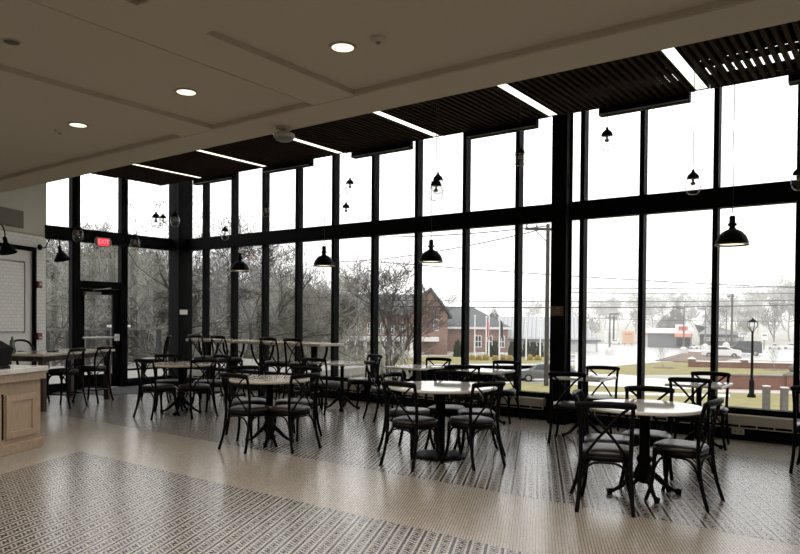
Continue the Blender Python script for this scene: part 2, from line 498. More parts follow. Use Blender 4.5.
bm = new(); box(bm, -1.75, -1.6, D-.142, D-.138, .07, .145, bevel=.0015)
t = thing('wall_outlet', 'small white socket plate under the heater at the right', 'outlet')
t.location = (0, 0, 0)
o = obj('plate', bm, Mt['heater'], t)
bm = new(); box(bm, -1.72, -1.69, D-.145, D-.141, .09, .125); box(bm, -1.66, -1.63, D-.145, D-.141, .09, .125); obj('socket', bm, Mt['grey'], t)

# ------------------------------------------------------------------ slatted canopy, lights, boxes
lx = [-11.24, -9.40, -7.587, -5.68, -3.82, -1.954, -.09, 1.77]
edges = [-12.63]+lx+[XR-.02]
bays = ['leftmost bay of the dark slatted canopy, by the end windows'] + [
    'dark slatted wood canopy bay just right of the %s linear ceiling light from the left' % w for w in ('first', 'second', 'third', 'fourth', 'fifth', 'sixth', 'seventh')] + ['last dark slatted wood canopy bay at the far right']
for k, (a, b) in enumerate(zip(edges, edges[1:])):
    a2 = a+(.085 if k else 0); b2 = b-(.085 if k < len(edges)-2 else 0)
    if b2-a2 < .1: continue
    t = thing('slat_canopy', bays[k], 'slatted ceiling panel', (0, 0, 0), 0, 'bays of the slatted canopy')
    bm = new(); n = int((b2-a2)/.088); p = (b2-a2)/n
    for i in range(n): box(bm, a2+p*(i+.26), a2+p*(i+.74), YB+.01, YS-.03, ZS, ZS+.055)
    obj('slats', bm, Mt['slat'], t)
    bm = new()
    for y, q_ in ((5.6, .05), (6.2, .05), (6.8, .05), (7.35, .05), (7.83, .04), (7.98, .13), (8.47, .19)): box(bm, a2, b2, y, y+q_, ZS+.055, ZS+.09)
    obj('cross_bars', bm, Mt['dark'], t)
    bm = new(); box(bm, a2, b2, YS-.03, YS, ZS-.005, ZS+.058); obj('fascia', bm, Mt['slat'], t)
for k, x in enumerate(lx):
    t = thing('linear_light', '%s long lit linear light in the dark slatted canopy, counted from the left' % ('first', 'second', 'third', 'fourth', 'fifth', 'sixth', 'seventh', 'eighth')[k], 'ceiling light', (x, 0, 0), 0, 'linear lights in the canopy')
    bm = new()
    for s in (-1, 1): box(bm, *sorted((s*.066, s*.08)), YB+.01, YS-.02, ZS-.004, ZS+.11)
    box(bm, -.066, .066, YB+.01, YS-.02, ZS+.06, ZS+.11); box(bm, -.08, .08, YS-.035, YS-.015, ZS-.004, ZS+.11)
    obj('housing', bm, Mt['black'], t)
    bm = new(); box(bm, -.062, .062, YB+.01, YS-.04, ZS+.004, ZS+.02); obj('diffuser', bm, Mt['lightstrip'], t)
for k, (x0, x1, w_) in enumerate(((-11.55, -10.35, 'leftmost'), (-9.5, -8.34, 'second from the left'), (-7.40, -6.22, 'third from the left'), (-5.20, -4.10, 'left of the steel column'), (-3.22, -2.11, 'right of the steel column'), (-1.07, .1, 'at the far right'))):
    t = thing('shade_cassette', 'black roller shade box under the canopy edge, %s' % w_, 'shade box', (x0, 0, 0), 0, 'shade boxes along the canopy edge')
    L = x1-x0
    bm = new(); box(bm, 0, L, YS+.005, YS+.12, ZS-.095, ZS+.03, bevel=.01); obj('case', bm, Mt['black'], t)
    bm = new(); box(bm, .01, L-.01, YS-.008, YS+.01, ZS-.09, ZS-.075); obj('lower_bar', bm, Mt['grey'], t)

# ------------------------------------------------------------------ ceiling fittings
def disc_ceiling(name, label, cat, x, y, r, kind, group=None):
    t = thing(name, label, cat, (x, y, ZC if kind != 'recess' else ZC+.045), 0, group)
    return t
dl = None
for k, (x, y, w_) in enumerate(((-3.42, 3.92, 'nearest lit round ceiling downlight, right of centre'), (-5.26, 3.89, 'middle one of three lit round ceiling downlights'), (-7.12, 3.90, 'farthest lit round ceiling downlight, at the left'))):
    if dl is None:
        t = thing('downlight', w_, 'ceiling light', (x, y, ZC+.045), 0, 'round ceiling downlights')
        bm = new(); lathe(bm, [(.083, .0), (.083, -.008), (.10, -.010), (.104, 0), (.083, 0)], 32); obj('rim', bm, Mt['trim'], t, True)
        bm = new(); lathe(bm, [(0, -.007), (.084, -.007)], 32); obj('lens', bm, Mt['downlight'], t)
        dl = t
    else: dup(dl, (x, y, ZC+.045), 0, w_)
for (x, y, r, lab) in ((-3.10, 3.94, .055, 'small white smoke detector beside the nearest ceiling downlight'), (-7.50, 3.90, .055, 'small white ceiling detector left of the farthest downlight')):
    t = thing('smoke_detector', lab, 'detector', (x, y, ZC+.045), 0, 'small ceiling detectors')
    bm = new(); lathe(bm, [(r, 0), (r, -.015), (r*.6, -.03), (0, -.033)], 24); obj('body', bm, Mt['plaster'], t, True)
    bm = new(); lathe(bm, [(r*.35, -.031), (r*.3, -.045), (0, -.047)], 16); obj('sensor', bm, Mt['grey'], t, True)
t = thing('ceiling_speaker', 'dark round recessed fitting in the ceiling at upper left', 'ceiling fitting', (-5.37, 2.43, ZC+.045))
bm = new(); lathe(bm, [(.0, -.004), (.055, -.004)], 28); obj('grille', bm, mat('brown_grille', (.09, .075, .055), .8), t)
bm = new(); lathe(bm, [(.055, 0), (.055, -.008), (.066, -.008), (.068, 0)], 28); obj('rim', bm, Mt['trim'], t)
t = thing('dome_camera', 'round dome camera hanging at the ceiling edge above the canopy', 'security camera', (-5.25, 5.10, ZC))
bm = new(); lathe(bm, [(.09, 0), (.085, -.02), (.03, -.03), (.025, -.06), (0, -.06)], 24); obj('mount', bm, Mt['trim'], t, True)
bm = new(); lathe(bm, [(0, -.055), (.07, -.055), (.108, -.075), (.112, -.1), (.1, -.115)], 28); obj('housing', bm, Mt['heater'], t, True)
bm = new(); lathe(bm, [(.1, -.115), (.085, -.135), (.05, -.15), (0, -.155)], 28); obj('dome', bm, Mt['grey'], t, True)

# ------------------------------------------------------------------ pendants
bulb_specs = [
    (607, 139, 7.4, 'clear bulb pendant hanging high just right of the steel column'),
    (693, 182, 7.0, 'large clear bulb pendant in the third window from the right'),
    (799, 178, 7.2, 'clear bulb pendant cut by the right edge of the picture'),
    (520, 156, 8.6, 'clear bulb pendant hanging high just left of the steel column'),
    (436, 189, 7.4, 'nearer and lower of the two overlapping bulb pendants above the centre table'),
    (438, 183, 8.3, 'farther and higher of the two overlapping bulb pendants above the centre table'),
    (350, 186, 10.8, 'higher of the two bulb pendants side by side left of centre'),
    (346, 210, 11.0, 'lower of the two bulb pendants side by side left of centre'),
    (266, 210, 12.5, 'bulb pendant hanging in front of a mullion above the bar tables'),
    (225, 233, 12.5, 'bulb pendant hanging at the transom above the left dome lamp'),
    (156, 220, 10.6, 'biggest bulb of the cluster at left, leftmost of its three'),
    (163, 220, 13.0, 'smallest and farthest bulb of the cluster of three at left'),
    (175, 219, 11.0, 'right bulb of the cluster of three, in front of the corner post'),
    (135, 242, 11.0, 'bulb pendant hanging low in front of the end transom right of the exit sign'),
    (78, 233, 10.0, 'bulb pendant hanging in front of the end transom left of the exit sign')]
proto = None
bulb_parts = {}
for k, (px, py, d, lab) in enumerate(bulb_specs):
    P = at_depth(px, py, d)
    t = thing('bulb_pendant', lab, 'pendant light', P, 0, 'clear bulb pendants')
    top = (ZS+.08 if P.y > YB else ZC+.045)
    if not bulb_parts:
        bm = new(); lathe(bm, [(.040, .055), (.060, .03), (.075, -.015), (.077, -.06), (.066, -.10), (.040, -.125), (0, -.133)], 28)
        bulb_parts['bulb_glass'] = (bm, 'bulbglass')
        bm = new(); lathe(bm, [(0, .128), (.012, .125), (.017, .10), (.047, .075), (.060, .045), (.060, .038), (.0, .038)], 24)
        bulb_parts['cap'] = (bm, 'iron')
        bm = new(); tube(bm, [(0, 0, .04), (0, 0, -.0)], .012, 8); lathe(bm, [(.0, -.0), (.022, -.005), (.026, -.02), (.012, -.032), (0, -.034)], 12)
        bulb_parts['filament'] = (bm, 'filament')
        bulb_parts = {n: obj(n, b, Mt[mm], t, True) for n, (b, mm) in bulb_parts.items()}
    else:
        for n, o in bulb_parts.items():
            c = o.copy(); COL.objects.link(c); c.parent = t
    bm = new(); tube(bm, [(0, 0, .12), (0, 0, top-P.z)], .0035, 6); obj('cord', bm, Mt['wirepl'], t)
dome_parts = None
for (px, py, lab) in ((732, 245, 'black dome pendant lamp at the right, the largest of four'), (431, 262, 'black dome pendant lamp above the centre round table'), (324, 266, 'black dome pendant lamp left of centre, before the bare tree'), (240, 271, 'leftmost and smallest black dome pendant lamp')):
    d = ray(px, py); P = EYE+d*(8.0/d.y)
    t = thing('dome_pendant', lab, 'pendant light', P, 0, 'black dome pendants')
    if dome_parts is None:
        s = []
        bm = new(); lathe(bm, [(.165, 0), (.158, .04), (.137, .09), (.10, .135), (.055, .162), (.035, .168)], 36)
        lathe(bm, [(.161, .0), (.153, .04), (.132, .088), (.096, .130), (.05, .156), (0, .16)], 36)
        s.append(obj('shade', bm, Mt['iron'], t, True))
        bm = new(); lathe(bm, [(.160, .001), (.168, -.004), (.170, .004), (.165, .008)], 36); s.append(obj('rim', bm, Mt['heater'], t, True))
        bm = new(); lathe(bm, [(.035, .165), (.035, .18), (.028, .185), (.028, .2), (.043, .205), (.045, .225), (.03, .235), (.03, .30), (.02, .31), (0, .31)], 20); s.append(obj('socket', bm, Mt['iron'], t, True))
        bm = new(); lathe(bm, [(0, .012), (.14, .012), (.150, .03)], 32); s.append(obj('lens', bm, Mt['lampinner'], t))
        bm = new(); tube(bm, [(.018*math.cos(a), 0, .328+.022*math.sin(a)) for a in [2*PI*i/14 for i in range(15)]], .003, 5, cap=False); s.append(obj('hanging_ring', bm, Mt['chrome'], t))
        dome_parts = s
    else:
        for o in dome_parts:
            c = o.copy(); COL.objects.link(c); c.parent = t
    bm = new(); tube(bm, smooth_path([(0, 0, .345), (.004, .0, .6), (-.003, 0, 1.0), (.003, 0, 1.4), (0, 0, ZS+.08-P.z)], 4), .004, 6); obj('cord', bm, Mt['wirepl'], t)
    L = bpy.data.lights.new('lamp_glow', 'SPOT'); L.energy = 12; L.spot_size = R(120); L.spot_blend = .6; L.color = (1, .8, .5); L.shadow_soft_size = .08
    lo = bpy.data.objects.new('lamp_glow', L); link(lo, t); lo.location = (0, 0, -.01)

# downlight lamps
for (x, y) in ((-3.42, 3.92), (-5.26, 3.89), (-7.12, 3.90), (-1.58, 3.92), (.3, 3.9), (-3.42, 1.2), (-1.58, 1.2), (-5.26, 1.2), (.3, 1.2), (-3.4, -1.5), (-1.5, -1.5), (.4, -1.5), (-8.98, 3.9)):
    L = bpy.data.lights.new('downlight_lamp', 'SPOT'); L.energy = 175; L.spot_size = R(150); L.spot_blend = 1; L.color = (1, .93, .83); L.shadow_soft_size = .08
    lo = bpy.data.objects.new('downlight_lamp', L); link(lo); lo.location = (x, y, ZC+.02)

# ------------------------------------------------------------------ chairs
def make_chair(name, label, cat, loc, rz, group, sh=.47, bh=.875, hw=.225, stool=False):
    """crossback bentwood chair; faces +y. sh seat height, bh back height"""
    t = thing(name, label, cat, loc, rz, group)
    bw = Mt['blackwood']
    # seat cushion
    bm = new()
    def ring(z, s, off=0):
        n = 32; out = []
        for k in range(n):
            a = 2*PI*k/n
            c, s_ = math.cos(a), math.sin(a)
            e = .62
            x = math.copysign(abs(c)**e, c)*(.205+.014*(s_ > 0))*s
            y = math.copysign(abs(s_)**e, s_)*.205*s
            out.append(bm.verts.new((x, y, z)))
        return out
    rs = [ring(sh-.035, .97), ring(sh-.022, 1.01), ring(sh-.006, .99), ring(sh+.008, .9), ring(sh+.014, .6), ring(sh+.015, .25)]
    for a, b in zip(rs, rs[1:]):
        for k in range(32): bm.faces.new((a[k], a[(k+1) % 32], b[(k+1) % 32], b[k]))
    bm.faces.new(rs[0][::-1]); bm.faces.new(rs[-1])
    obj('seat', bm, Mt['seat'], t, True)
    bm = new()
    def ring2(z, s):
        return [bm.verts.new((math.copysign(abs(math.cos(a))**.62, math.cos(a))*.205*s, math.copysign(abs(math.sin(a))**.62, math.sin(a))*.205*s, z)) for a in [2*PI*k/32 for k in range(32)]]
    rs = [ring2(sh-.075, .9), ring2(sh-.075, .99), ring2(sh-.036, .99), ring2(sh-.036, .9)]
    for a, b in zip(rs, rs[1:]+rs[:1]):
        for k in range(32): bm.faces.new((a[k], a[(k+1) % 32], b[(k+1) % 32], b[k]))
    obj('seat_frame', bm, bw, t, True)
    tk = .0165
    for s in (-1, 1):
        # front leg, curving out to the foot
        bm = new(); tube(bm, smooth_path([(s*.165, .16, sh-.04), (s*.168, .165, sh*.6), (s*.178, .178, sh*.3), (s*.205, .215, 0)], 5), [tk*1.15]*6+[tk*1.05]*5+[tk]*5, 8)
        obj('leg', bm, bw, t, True)
        # rear leg running up as the back post
        ctrl = [(s*.212, -.285, 0), (s*.198, -.235, sh*.35), (s*.19, -.205, sh*.75), (s*.19, -.198, sh+.02), (s*.195, -.212, sh+(bh-sh)*.5), (s*(hw-.022), -.255, bh-.02)]
        bm = new(); tube(bm, smooth_path(ctrl, 5), tk, 8); obj('leg', bm, bw, t, True)
    # arched braces below the seat, front, back and sides
    q = [(-.172, .17), (.172, .17), (.192, -.21), (-.192, -.21)]
    for i in range(4):
        a, b = Vector((*q[i], 0)), Vector((*q[(i+1) % 4], 0))
        zt = sh-.08
        pts = []
        for f, dz in ((0, -.17), (.09, -.07), (.24, -.012), (.5, 0), (.76, -.012), (.91, -.07), (1, -.17)):
            p = a.lerp(b, f); pts.append((p.x, p.y, zt+dz))
        bm = new(); tube(bm, smooth_path(pts, 4), .010, 6); obj('brace', bm, bw, t, True)
    if stool:
        bm = new(); zf = sh*.36
        c4 = [(-.19, .19, zf), (.19, .19, zf), (.2, -.235, zf), (-.2, -.235, zf)]
        for i in range(4): tube(bm, [c4[i], c4[(i+1) % 4]], .011, 6)
        obj('footrest', bm, bw, t, True)
    # curved top rail
    zr = bh-.022
    bm = new(); tube(bm, smooth_path([(-hw, -.262, zr-.008), (-hw*.6, -.283, zr), (0, -.292, zr+.003), (hw*.6, -.283, zr), (hw, -.262, zr-.008)], 4), [.018]+[.027]*15+[.018], 8, flat=(1.0, .6))
    obj('top_rail', bm, bw, t, True)
    # crossed back slats
    z0 = sh-.02; z1 = bh-.035
    for s in (-1, 1):
        bm = new(); tube(bm, smooth_path([(s*.15, -.195, z0), (s*.07, -.222, z0+(z1-z0)*.3), (0, -.25+.004*s, z0+(z1-z0)*.52), (-s*.09, -.265, z0+(z1-z0)*.8), (-s*(hw-.045), -.268, z1)], 4), .013, 6, flat=(.9, .55) if not stool else (.9, .55))
        obj('cross_slat', bm, bw, t, True)
    return t

G1 = 'crossback chairs round the nearest table'
G2 = 'crossback chairs round the centre table'
G3 = 'crossback chairs round the left-centre table'
G4 = 'crossback chairs round the far left table'
G5 = 'crossback chairs at the square window tables'
chairs = [
    (-1.94, 5.52, 18, 'black crossback chair with its back to the camera, at the nearest round table', G1),
    (-1.50, 6.08, 86, 'black crossback chair seen from its side, right of the nearest round table', G1),
    (-1.90, 6.47, 192, 'black crossback chair facing the camera behind the nearest round table', G1),
    (-2.09, 5.98, 285, 'black crossback chair on the left of the nearest round table, mostly hidden', G1),
    (-4.07, 5.83, -4, 'black crossback chair at front left of the centre round table, back turned', G2),
    (-3.63, 6.24, 72, 'black crossback chair at front right of the centre round table, back turned', G2),
    (-3.88, 6.78, 130, 'black crossback chair at the far right of the centre round table', G2),
    (-4.32, 6.86, 200, 'black crossback chair facing the camera behind the centre round table', G2),
    (-4.52, 6.38, 272, 'black crossback chair at the far left of the centre round table', G2),
    (-6.07, 5.39, 2, 'black crossback chair at front left of the left-centre claw table', G3),
    (-5.72, 5.68, 86, 'black crossback chair at front right of the left-centre claw table', G3),
    (-6.14, 6.17, 188, 'black crossback chair at far right of the left-centre claw table', G3),
    (-6.62, 5.85, 245, 'black crossback chair at far left of the left-centre claw table', G3),
    (-9.02, 6.20, 2, 'black crossback chair nearest the entrance door, at the far left round table', G4),
    (-8.65, 6.58, 82, 'black crossback chair at front right of the far left round table', G4),
    (-9.05, 7.15, 180, 'black crossback chair at the window side of the far left round table', G4),
    (-9.55, 6.75, 235, 'black crossback chair behind the far left round table, facing the camera', G4),
    (-7.42, 8.12, 6, 'black crossback chair at the near side of the leftmost square table', G5),
    (-7.42, 9.05, 160, 'black crossback chair at the window side of the leftmost square table', G5),
    (-6.18, 8.12, -30, 'black crossback chair at the near side of the second square table from left', G5),
    (-5.98, 9.02, 188, 'black crossback chair at the window side of the second square table from left', G5),
    (-4.93, 8.36, 20, 'black crossback chair at the near side of the square table behind the centre table', G5),
    (-4.78, 9.08, 190, 'black crossback chair at the window side of the square table behind the centre table', G5),
    (-3.33, 8.15, 14, 'black crossback chair with its back turned, just right of the steel column', G5),
    (-3.26, 8.96, 190, 'black crossback chair facing the room at the window right of the steel column', G5),
    (-1.95, 8.33, 10, 'black crossback chair at the near side of the rightmost square table', G5),
    (-1.88, 8.88, 188, 'black crossback chair at the window side of the rightmost square table', G5),
    (-.67, 8.10, 0, 'black crossback chair cut off by the right edge of the picture', G5)]
c0 = None
for (x, y, h, lab, g) in chairs:
    if c0 is None: c0 = make_chair('crossback_chair', lab, 'chair', (x, y, 0), R(h), g)
    else: dup(c0, (x, y, 0), R(h), lab, g)

# bar-height crossback stools at the window tables
s0 = None
for (x, y, h, lab) in ((-10.52, 8.25, 0, 'tall black crossback bar stool, leftmost one at the window bar tables'),
                       (-9.88, 8.25, 0, 'tall black crossback bar stool, second from left at the window bar tables'),
                       (-8.56, 8.22, 0, 'tall black crossback bar stool, third from left at the window bar tables'),
                       (-7.99, 8.22, 0, 'tall black crossback bar stool, rightmost one at the window bar tables'),
                       (-10.62, 7.18, 140, 'tall black crossback bar stool standing alone behind the far left round table')):
    if s0 is None: s0 = make_chair('bar_stool', lab, 'stool', (x, y, 0), R(h), 'stools at the window bar tables', .76, 1.165, .2, True)
    else: dup(s0, (x, y, 0), R(h), lab)
# counter stools at the wooden communal table
s0 = None
for (x, y, h, lab) in ((-11.14, 5.86, 114.9, 'dark counter stool with crossed back, nearer one on the right of the wooden table'),
                       (-11.47, 6.53, 114.9, 'dark counter stool with crossed back, farther one nearest the door')):
    if s0 is None: s0 = make_chair('counter_stool', lab, 'stool', (x, y, 0), R(h), 'stools at the wooden communal table', .62, .97, .2, True)
    else: dup(s0, (x, y, 0), R(h), lab)

# ------------------------------------------------------------------ tables
HT = .775
def round_top(r, mt, t):
    bm = new(); lathe(bm, [(0, HT-.03), (r*.985, HT-.03), (r, HT-.022), (r, HT-.006), (r-.004, HT), (0, HT)], 64); obj('tabletop', bm, Mt[mt], t)
def sq_top(a, mt, t):
    bm = new(); box(bm, -a/2, a/2, -a/2, a/2, HT-.03, HT, bevel=.005); obj('tabletop', bm, Mt[mt], t)
def claw_base(t, rf, rc=.035, top=HT-.03):
    bm = new()
    lathe(bm, [(0, top), (.12, top), (.12, top-.012), (rc*1.3, top-.03), (rc, top-.06), (rc, .34), (rc*1.35, .33), (rc*1.5, .30), (rc*1.1, .27), (rc*1.7, .22), (rc*1.9, .17), (rc*1.4, .13), (rc*.8, .10), (0, .10)], 20)
    obj('pedestal', bm, Mt['iron'], t, True)
    for k in range(4):
        a = YAW+k*PI/2
        c, s = math.cos(a), math.sin(a)
        pts = smooth_path([(c*.03, s*.03, .20), (c*rf*.35, s*rf*.35, .155), (c*rf*.65, s*rf*.65, .075), (c*rf*.88, s*rf*.88, .035), (c*rf, s*rf, .03)], 4)
        bm = new(); tube(bm, pts, [.032, .03, .028, .027, .026, .025, .024, .022, .020, .019, .018, .017, .017, .018, .02, .022, .022], 8)
        tube(bm, [(c*rf, s*rf, .045), (c*rf, s*rf, .0)], [.03, .022], 8)
        obj('claw_foot', bm, Mt['iron'], t, True)
def rtable(x, y, r, rf, lab, mt='top', base='claw'):
    t = thing('round_table', lab, 'table', (x, y, 0), 0, 'round cafe tables')
    round_top(r, mt, t)
    if base == 'claw': claw_base(t, rf, .045)
    else:
        bm = new(); lathe(bm, [(0, HT-.03), (.14, HT-.03), (.14, HT-.045), (.055, HT-.055), (.05, .05), (.06, .045), (0, .045)], 24); obj('pedestal', bm, Mt['iron'], t, True)
        bm = new(); lathe(bm, [(0, .05), (.07, .048), (.2, .035), (.285, .02), (.292, .01), (.29, 0), (0, 0)], 40); obj('base_disc', bm, Mt['iron'], t, True)
rtable(-1.80, 6.08, .475, .30, 'nearest round table with pale glossy top on a claw-foot base', 'whitetop')
rtable(-4.09, 6.36, .575, .3, 'round table with pale top on a flat black disc base, at centre', 'whitetop', 'disc')
rtable(-6.15, 5.76, .48, .27, 'round table with brown-beige top and claw feet, left of centre')
rtable(-9.08, 6.64, .50, .3, 'far left round table with beige top and claw feet')
def stable(x, y, a, lab):
    t = thing('square_table', lab, 'table', (x, y, 0), 0, 'square tables along the windows')
    sq_top(a, 'whitetop', t); claw_base(t, .27, .03)
stable(-7.44, 8.57, .68, 'leftmost square white table at the windows, on curled claw feet')
stable(-6.01, 8.60, .66, 'second square white table from the left, behind a bare tree view')
stable(-4.81, 8.66, .62, 'square white table by the window just left of the steel column')
stable(-3.30, 8.56, .62, 'square white table by the window just right of the steel column')
stable(-1.93, 8.62, .62, 'rightmost square white table at the windows')

def high_table(x0, x1, lab, posts):
    t = thing('bar_table', lab, 'table', (x0, 0, 0), 0, 'bar-height tables at the windows')
    z = 1.065
    bm = new(); box(bm, 0, x1-x0, 8.45, 9.05, z-.045, z, bevel=.006); obj('tabletop', bm, Mt['top'], t)
    for p in posts:
        bm = new(); q = p-x0
        box(bm, q-.04, q+.04, 8.71, 8.79, .04, z-.045)
        obj('pedestal', bm, Mt['iron'], t)
        for s in (-1, 1):
            bm = new(); tube(bm, smooth_path([(q+s*.30, 8.75, z-.05), (q+s*.27, 8.75, z-.2), (q+s*.16, 8.75, z-.38), (q+s*.03, 8.75, z-.48)], 6), .022, 8)
            obj('bracket', bm, Mt['iron'], t, True)
        bm = new(); lathe(bm, [(0, .06), (.05, .055), (.24, .03), (.25, 0), (0, 0)], 28, q, 8.75); obj('base_disc', bm, Mt['iron'], t, True)
high_table(-11.42, -10.03, 'left bar-height table with pale top along the windows', (-11.1, -10.35))
high_table(-9.97, -7.82, 'right bar-height table with pale top along the windows', (-9.55, -8.24))
# small bottle on the far left round table
t = thing('condiment_bottle', 'small dark bottle standing on the far left round table', 'bottle', (-9.35, 6.72, HT))
bm = new(); lathe(bm, [(0, 0), (.022, .002), (.024, .01), (.024, .075), (.012, .10), (.011, .125), (0, .125)], 16); obj('body', bm, Mt['iron'], t, True)
bm = new(); lathe(bm, [(.013, .12), (.013, .145), (0, .147)], 12); obj('cap', bm, Mt['iron'], t, True)

# wooden communal table at left, aligned with the angled wing
P0 = Vector((-10.80, 5.36, 0))
LT, WT, HH = 1.80, .86, .90
t = thing('communal_table', 'tall dark wooden table with thick square legs beside the counter', 'table', P0, ANG)
# local x towards the camera, so the table runs along -x; y out of the wing, table spans -y
bm = new(); box(bm, -LT, .04, -WT, .04, HH-.035, HH, bevel=.004); obj('tabletop', bm, Mt['top'], t)
bm = new(); box(bm, -LT+.08, -.04, -WT+.05, -WT+.075, HH-.12, HH-.035); box(bm, -LT+.08, -.04, -.06, -.035, HH-.12, HH-.035)
box(bm, -LT+.06, -LT+.085, -WT+.05, -.04, HH-.12, HH-.035); box(bm, -.045, -.02, -WT+.05, -.04, HH-.12, HH-.035); obj('apron', bm, Mt['darkoak'], t)
for (x, y) in ((-.10, -.06), (-.10, -WT+.04), (-LT+.04, -.06), (-LT+.04, -WT+.04)):
    bm = new(); box(bm, x-.0, x+.09, y-.045, y+.045, 0, HH-.035, bevel=.004); obj('leg', bm, Mt['darkoak'], t)
Rw = Matrix.Rotation(ANG, 3, 'Z')
def on_table(x, y): return P0+Rw @ Vector((x, y, HH))
t = thing('green_bottle', 'slim dull-green bottle standing on the wooden communal table', 'bottle', on_table(-.12, -.66))
bm = new(); lathe(bm, [(0, 0), (.036, .002), (.038, .015), (.038, .16), (.032, .19), (.018, .225), (0, .225)], 20); obj('body', bm, Mt['green'], t, True)
bm = new(); lathe(bm, [(.018, .22), (.017, .262), (0, .264)], 12); obj('cap', bm, Mt['green'], t, True)
t = thing('table_tablet', 'small dark flat stand lying on the wooden communal table', 'stand', on_table(-.75, -.42), ANG)
bm = new(); box(bm, -.08, .08, -.05, .05, 0, .022, bevel=.004); obj('body', bm, Mt['iron'], t)

def round_back_chair(loc, rz, lab):
    t = thing('round_back_stool', lab, 'stool', loc, rz, 'round-backed stools behind the wooden table')
    sh = .64
    bm = new(); lathe(bm, [(0, sh-.03), (.19, sh-.03), (.2, sh-.012), (.19, sh), (0, sh+.004)], 28); obj('seat', bm, Mt['seat'], t, True)
    for sx in (-1, 1):
        for sy in (-1, 1):
            bm = new(); tube(bm, [(sx*.14, sy*.13, sh-.03), (sx*.2, sy*.2, 0)], .015, 8); obj('leg', bm, Mt['blackwood'], t, True)
    bm = new(); tube(bm, smooth_path([(-.2, -.08, sh+.0), (-.22, -.13, sh+.26), (-.17, -.2, sh+.40), (0, -.23, sh+.435), (.17, -.2, sh+.40), (.22, -.13, sh+.26), (.2, -.08, sh+.0)], 6), .019, 8); obj('back_hoop', bm, Mt['blackwood'], t, True)
    bm = new(); tube(bm, smooth_path([(-.2, -.15, sh+.2), (0, -.22, sh+.23), (.2, -.15, sh+.2)], 6), .02, 6, flat=(1.3, .5)); obj('back_rail', bm, Mt['blackwood'], t, True)
    return t
q = P0+Rw @ Vector((-.9, -WT-.1, 0))
a = round_back_chair((q.x, q.y, 0), R(-65), 'black round-backed stool behind the wooden table, right of the green bottle')
q = P0+Rw @ Vector((-.35, -WT-.12, 0))
dup(a, (q.x, q.y, 0), R(-65), 'black round-backed stool behind the wooden table, left of the green bottle')

# ------------------------------------------------------------------ counter
C0 = Vector((-8.0, 3.97, 0))
t = thing('service_counter', 'light oak service counter with framed door panels and white worktop at left edge', 'counter', C0, ANG)
L = 3.4; dp = .72
bm = new(); box(bm, .02, L, -dp, -.02, .10, .70); box(bm, 0, L, -dp, 0, 0, .105, bevel=.003)
obj('body', bm, Mt['oak'], t)
bm = new(); box(bm, -.012, L, -dp-.01, .03, .785, .875, bevel=.003); box(bm, .02, L, -dp, -.02, .70, .79); obj('apron', bm, Mt['oak'], t)
bm = new(); box(bm, -.025, L, -dp-.03, .05, .875, .93, bevel=.004); obj('worktop', bm, Mt['marble'], t)
for i in range(6):
    x0 = .10+i*.53; x1 = x0+.46
    bm = new(); z0, z1 = .17, .64
    xm = (x0+x1)/2
    for a, b in ((x0, xm-.012), (xm+.012, x1)):
        pass
    for (a, b, c, d) in ((x0, x0+.07, z0, z1), (x1-.07, x1, z0, z1), (x0+.07, x1-.07, z1-.07, z1), (x0+.07, x1-.07, z0, z0+.07)):
        box(bm, a, b, -.02, .002, c, d, bevel=.002)
    box(bm, x0+.07, x1-.07, -.02, -.012, z0+.07, z1-.07)
    obj('door', bm, Mt['oak'], t)
bm = new(); box(bm, .578, .612, -.021, -.018, .17, .66); obj('gap_strip', bm, Mt['dark'], t)
# dark display case on the counter, cut by the left edge
dd = ray(1, 368); q = EYE+dd*((.93-EYE.z)/dd.z)
t = thing('countertop_terminal', 'black slanted terminal standing on the white counter at left edge', 'terminal', q, ANG)
bm = new(); box(bm, -.0, .4, -.12, .12, 0, .03, bevel=.004); obj('base', bm, Mt['iron'], t)
bm = new(); 
vs = [(-.02, -.10), (.02, -.12), (.14, -.12), (.16, .02), (.06, .13), (-.02, .13)]
a = [bm.verts.new((x, y, 0.03)) for x, y in [(-.0, -.1), (.4, -.1), (.4, .1), (.0, .1)]]
b = [bm.verts.new((x, y, z)) for x, y, z in [(-.06, -.11, .17), (.4, -.11, .17), (.4, .11, .22), (-.06, .11, .22)]]
c = [bm.verts.new((x, y, z)) for x, y, z in [(.04, -.1, .27), (.4, -.1, .27), (.4, .06, .29), (.04, .06, .29)]]
for lo_, hi_ in ((a, b), (b, c)):
    for i in range(4): bm.faces.new((lo_[i], lo_[(i+1) % 4], hi_[(i+1) % 4], hi_[i]))
bm.faces.new(a[::-1]); bm.faces.new(c)
obj('body', bm, Mt['iron'], t)

# ------------------------------------------------------------------ angled wall fittings
def wall_thing(name, lab, cat, x, z, group=None):
    p = A0+Rw @ Vector((x, .002, z))
    return thing(name, lab, cat, p, ANG, group)
t = wall_thing('air_grille', 'long beige air grille high on the angled wall', 'vent', .61, 3.10)
bm = new(); box(bm, 0, 1.5, .001, .02, 0, .32, bevel=.003); obj('frame', bm, mat('taupe_grille', (.22, .19, .15), .7), t)
bm = new()
for k in range(12): box(bm, .03, 1.47, .019, .027, .02+k*.024, .032+k*.024)
obj('louvres', bm, mat('taupe_louvre', (.17, .15, .115), .7), t)
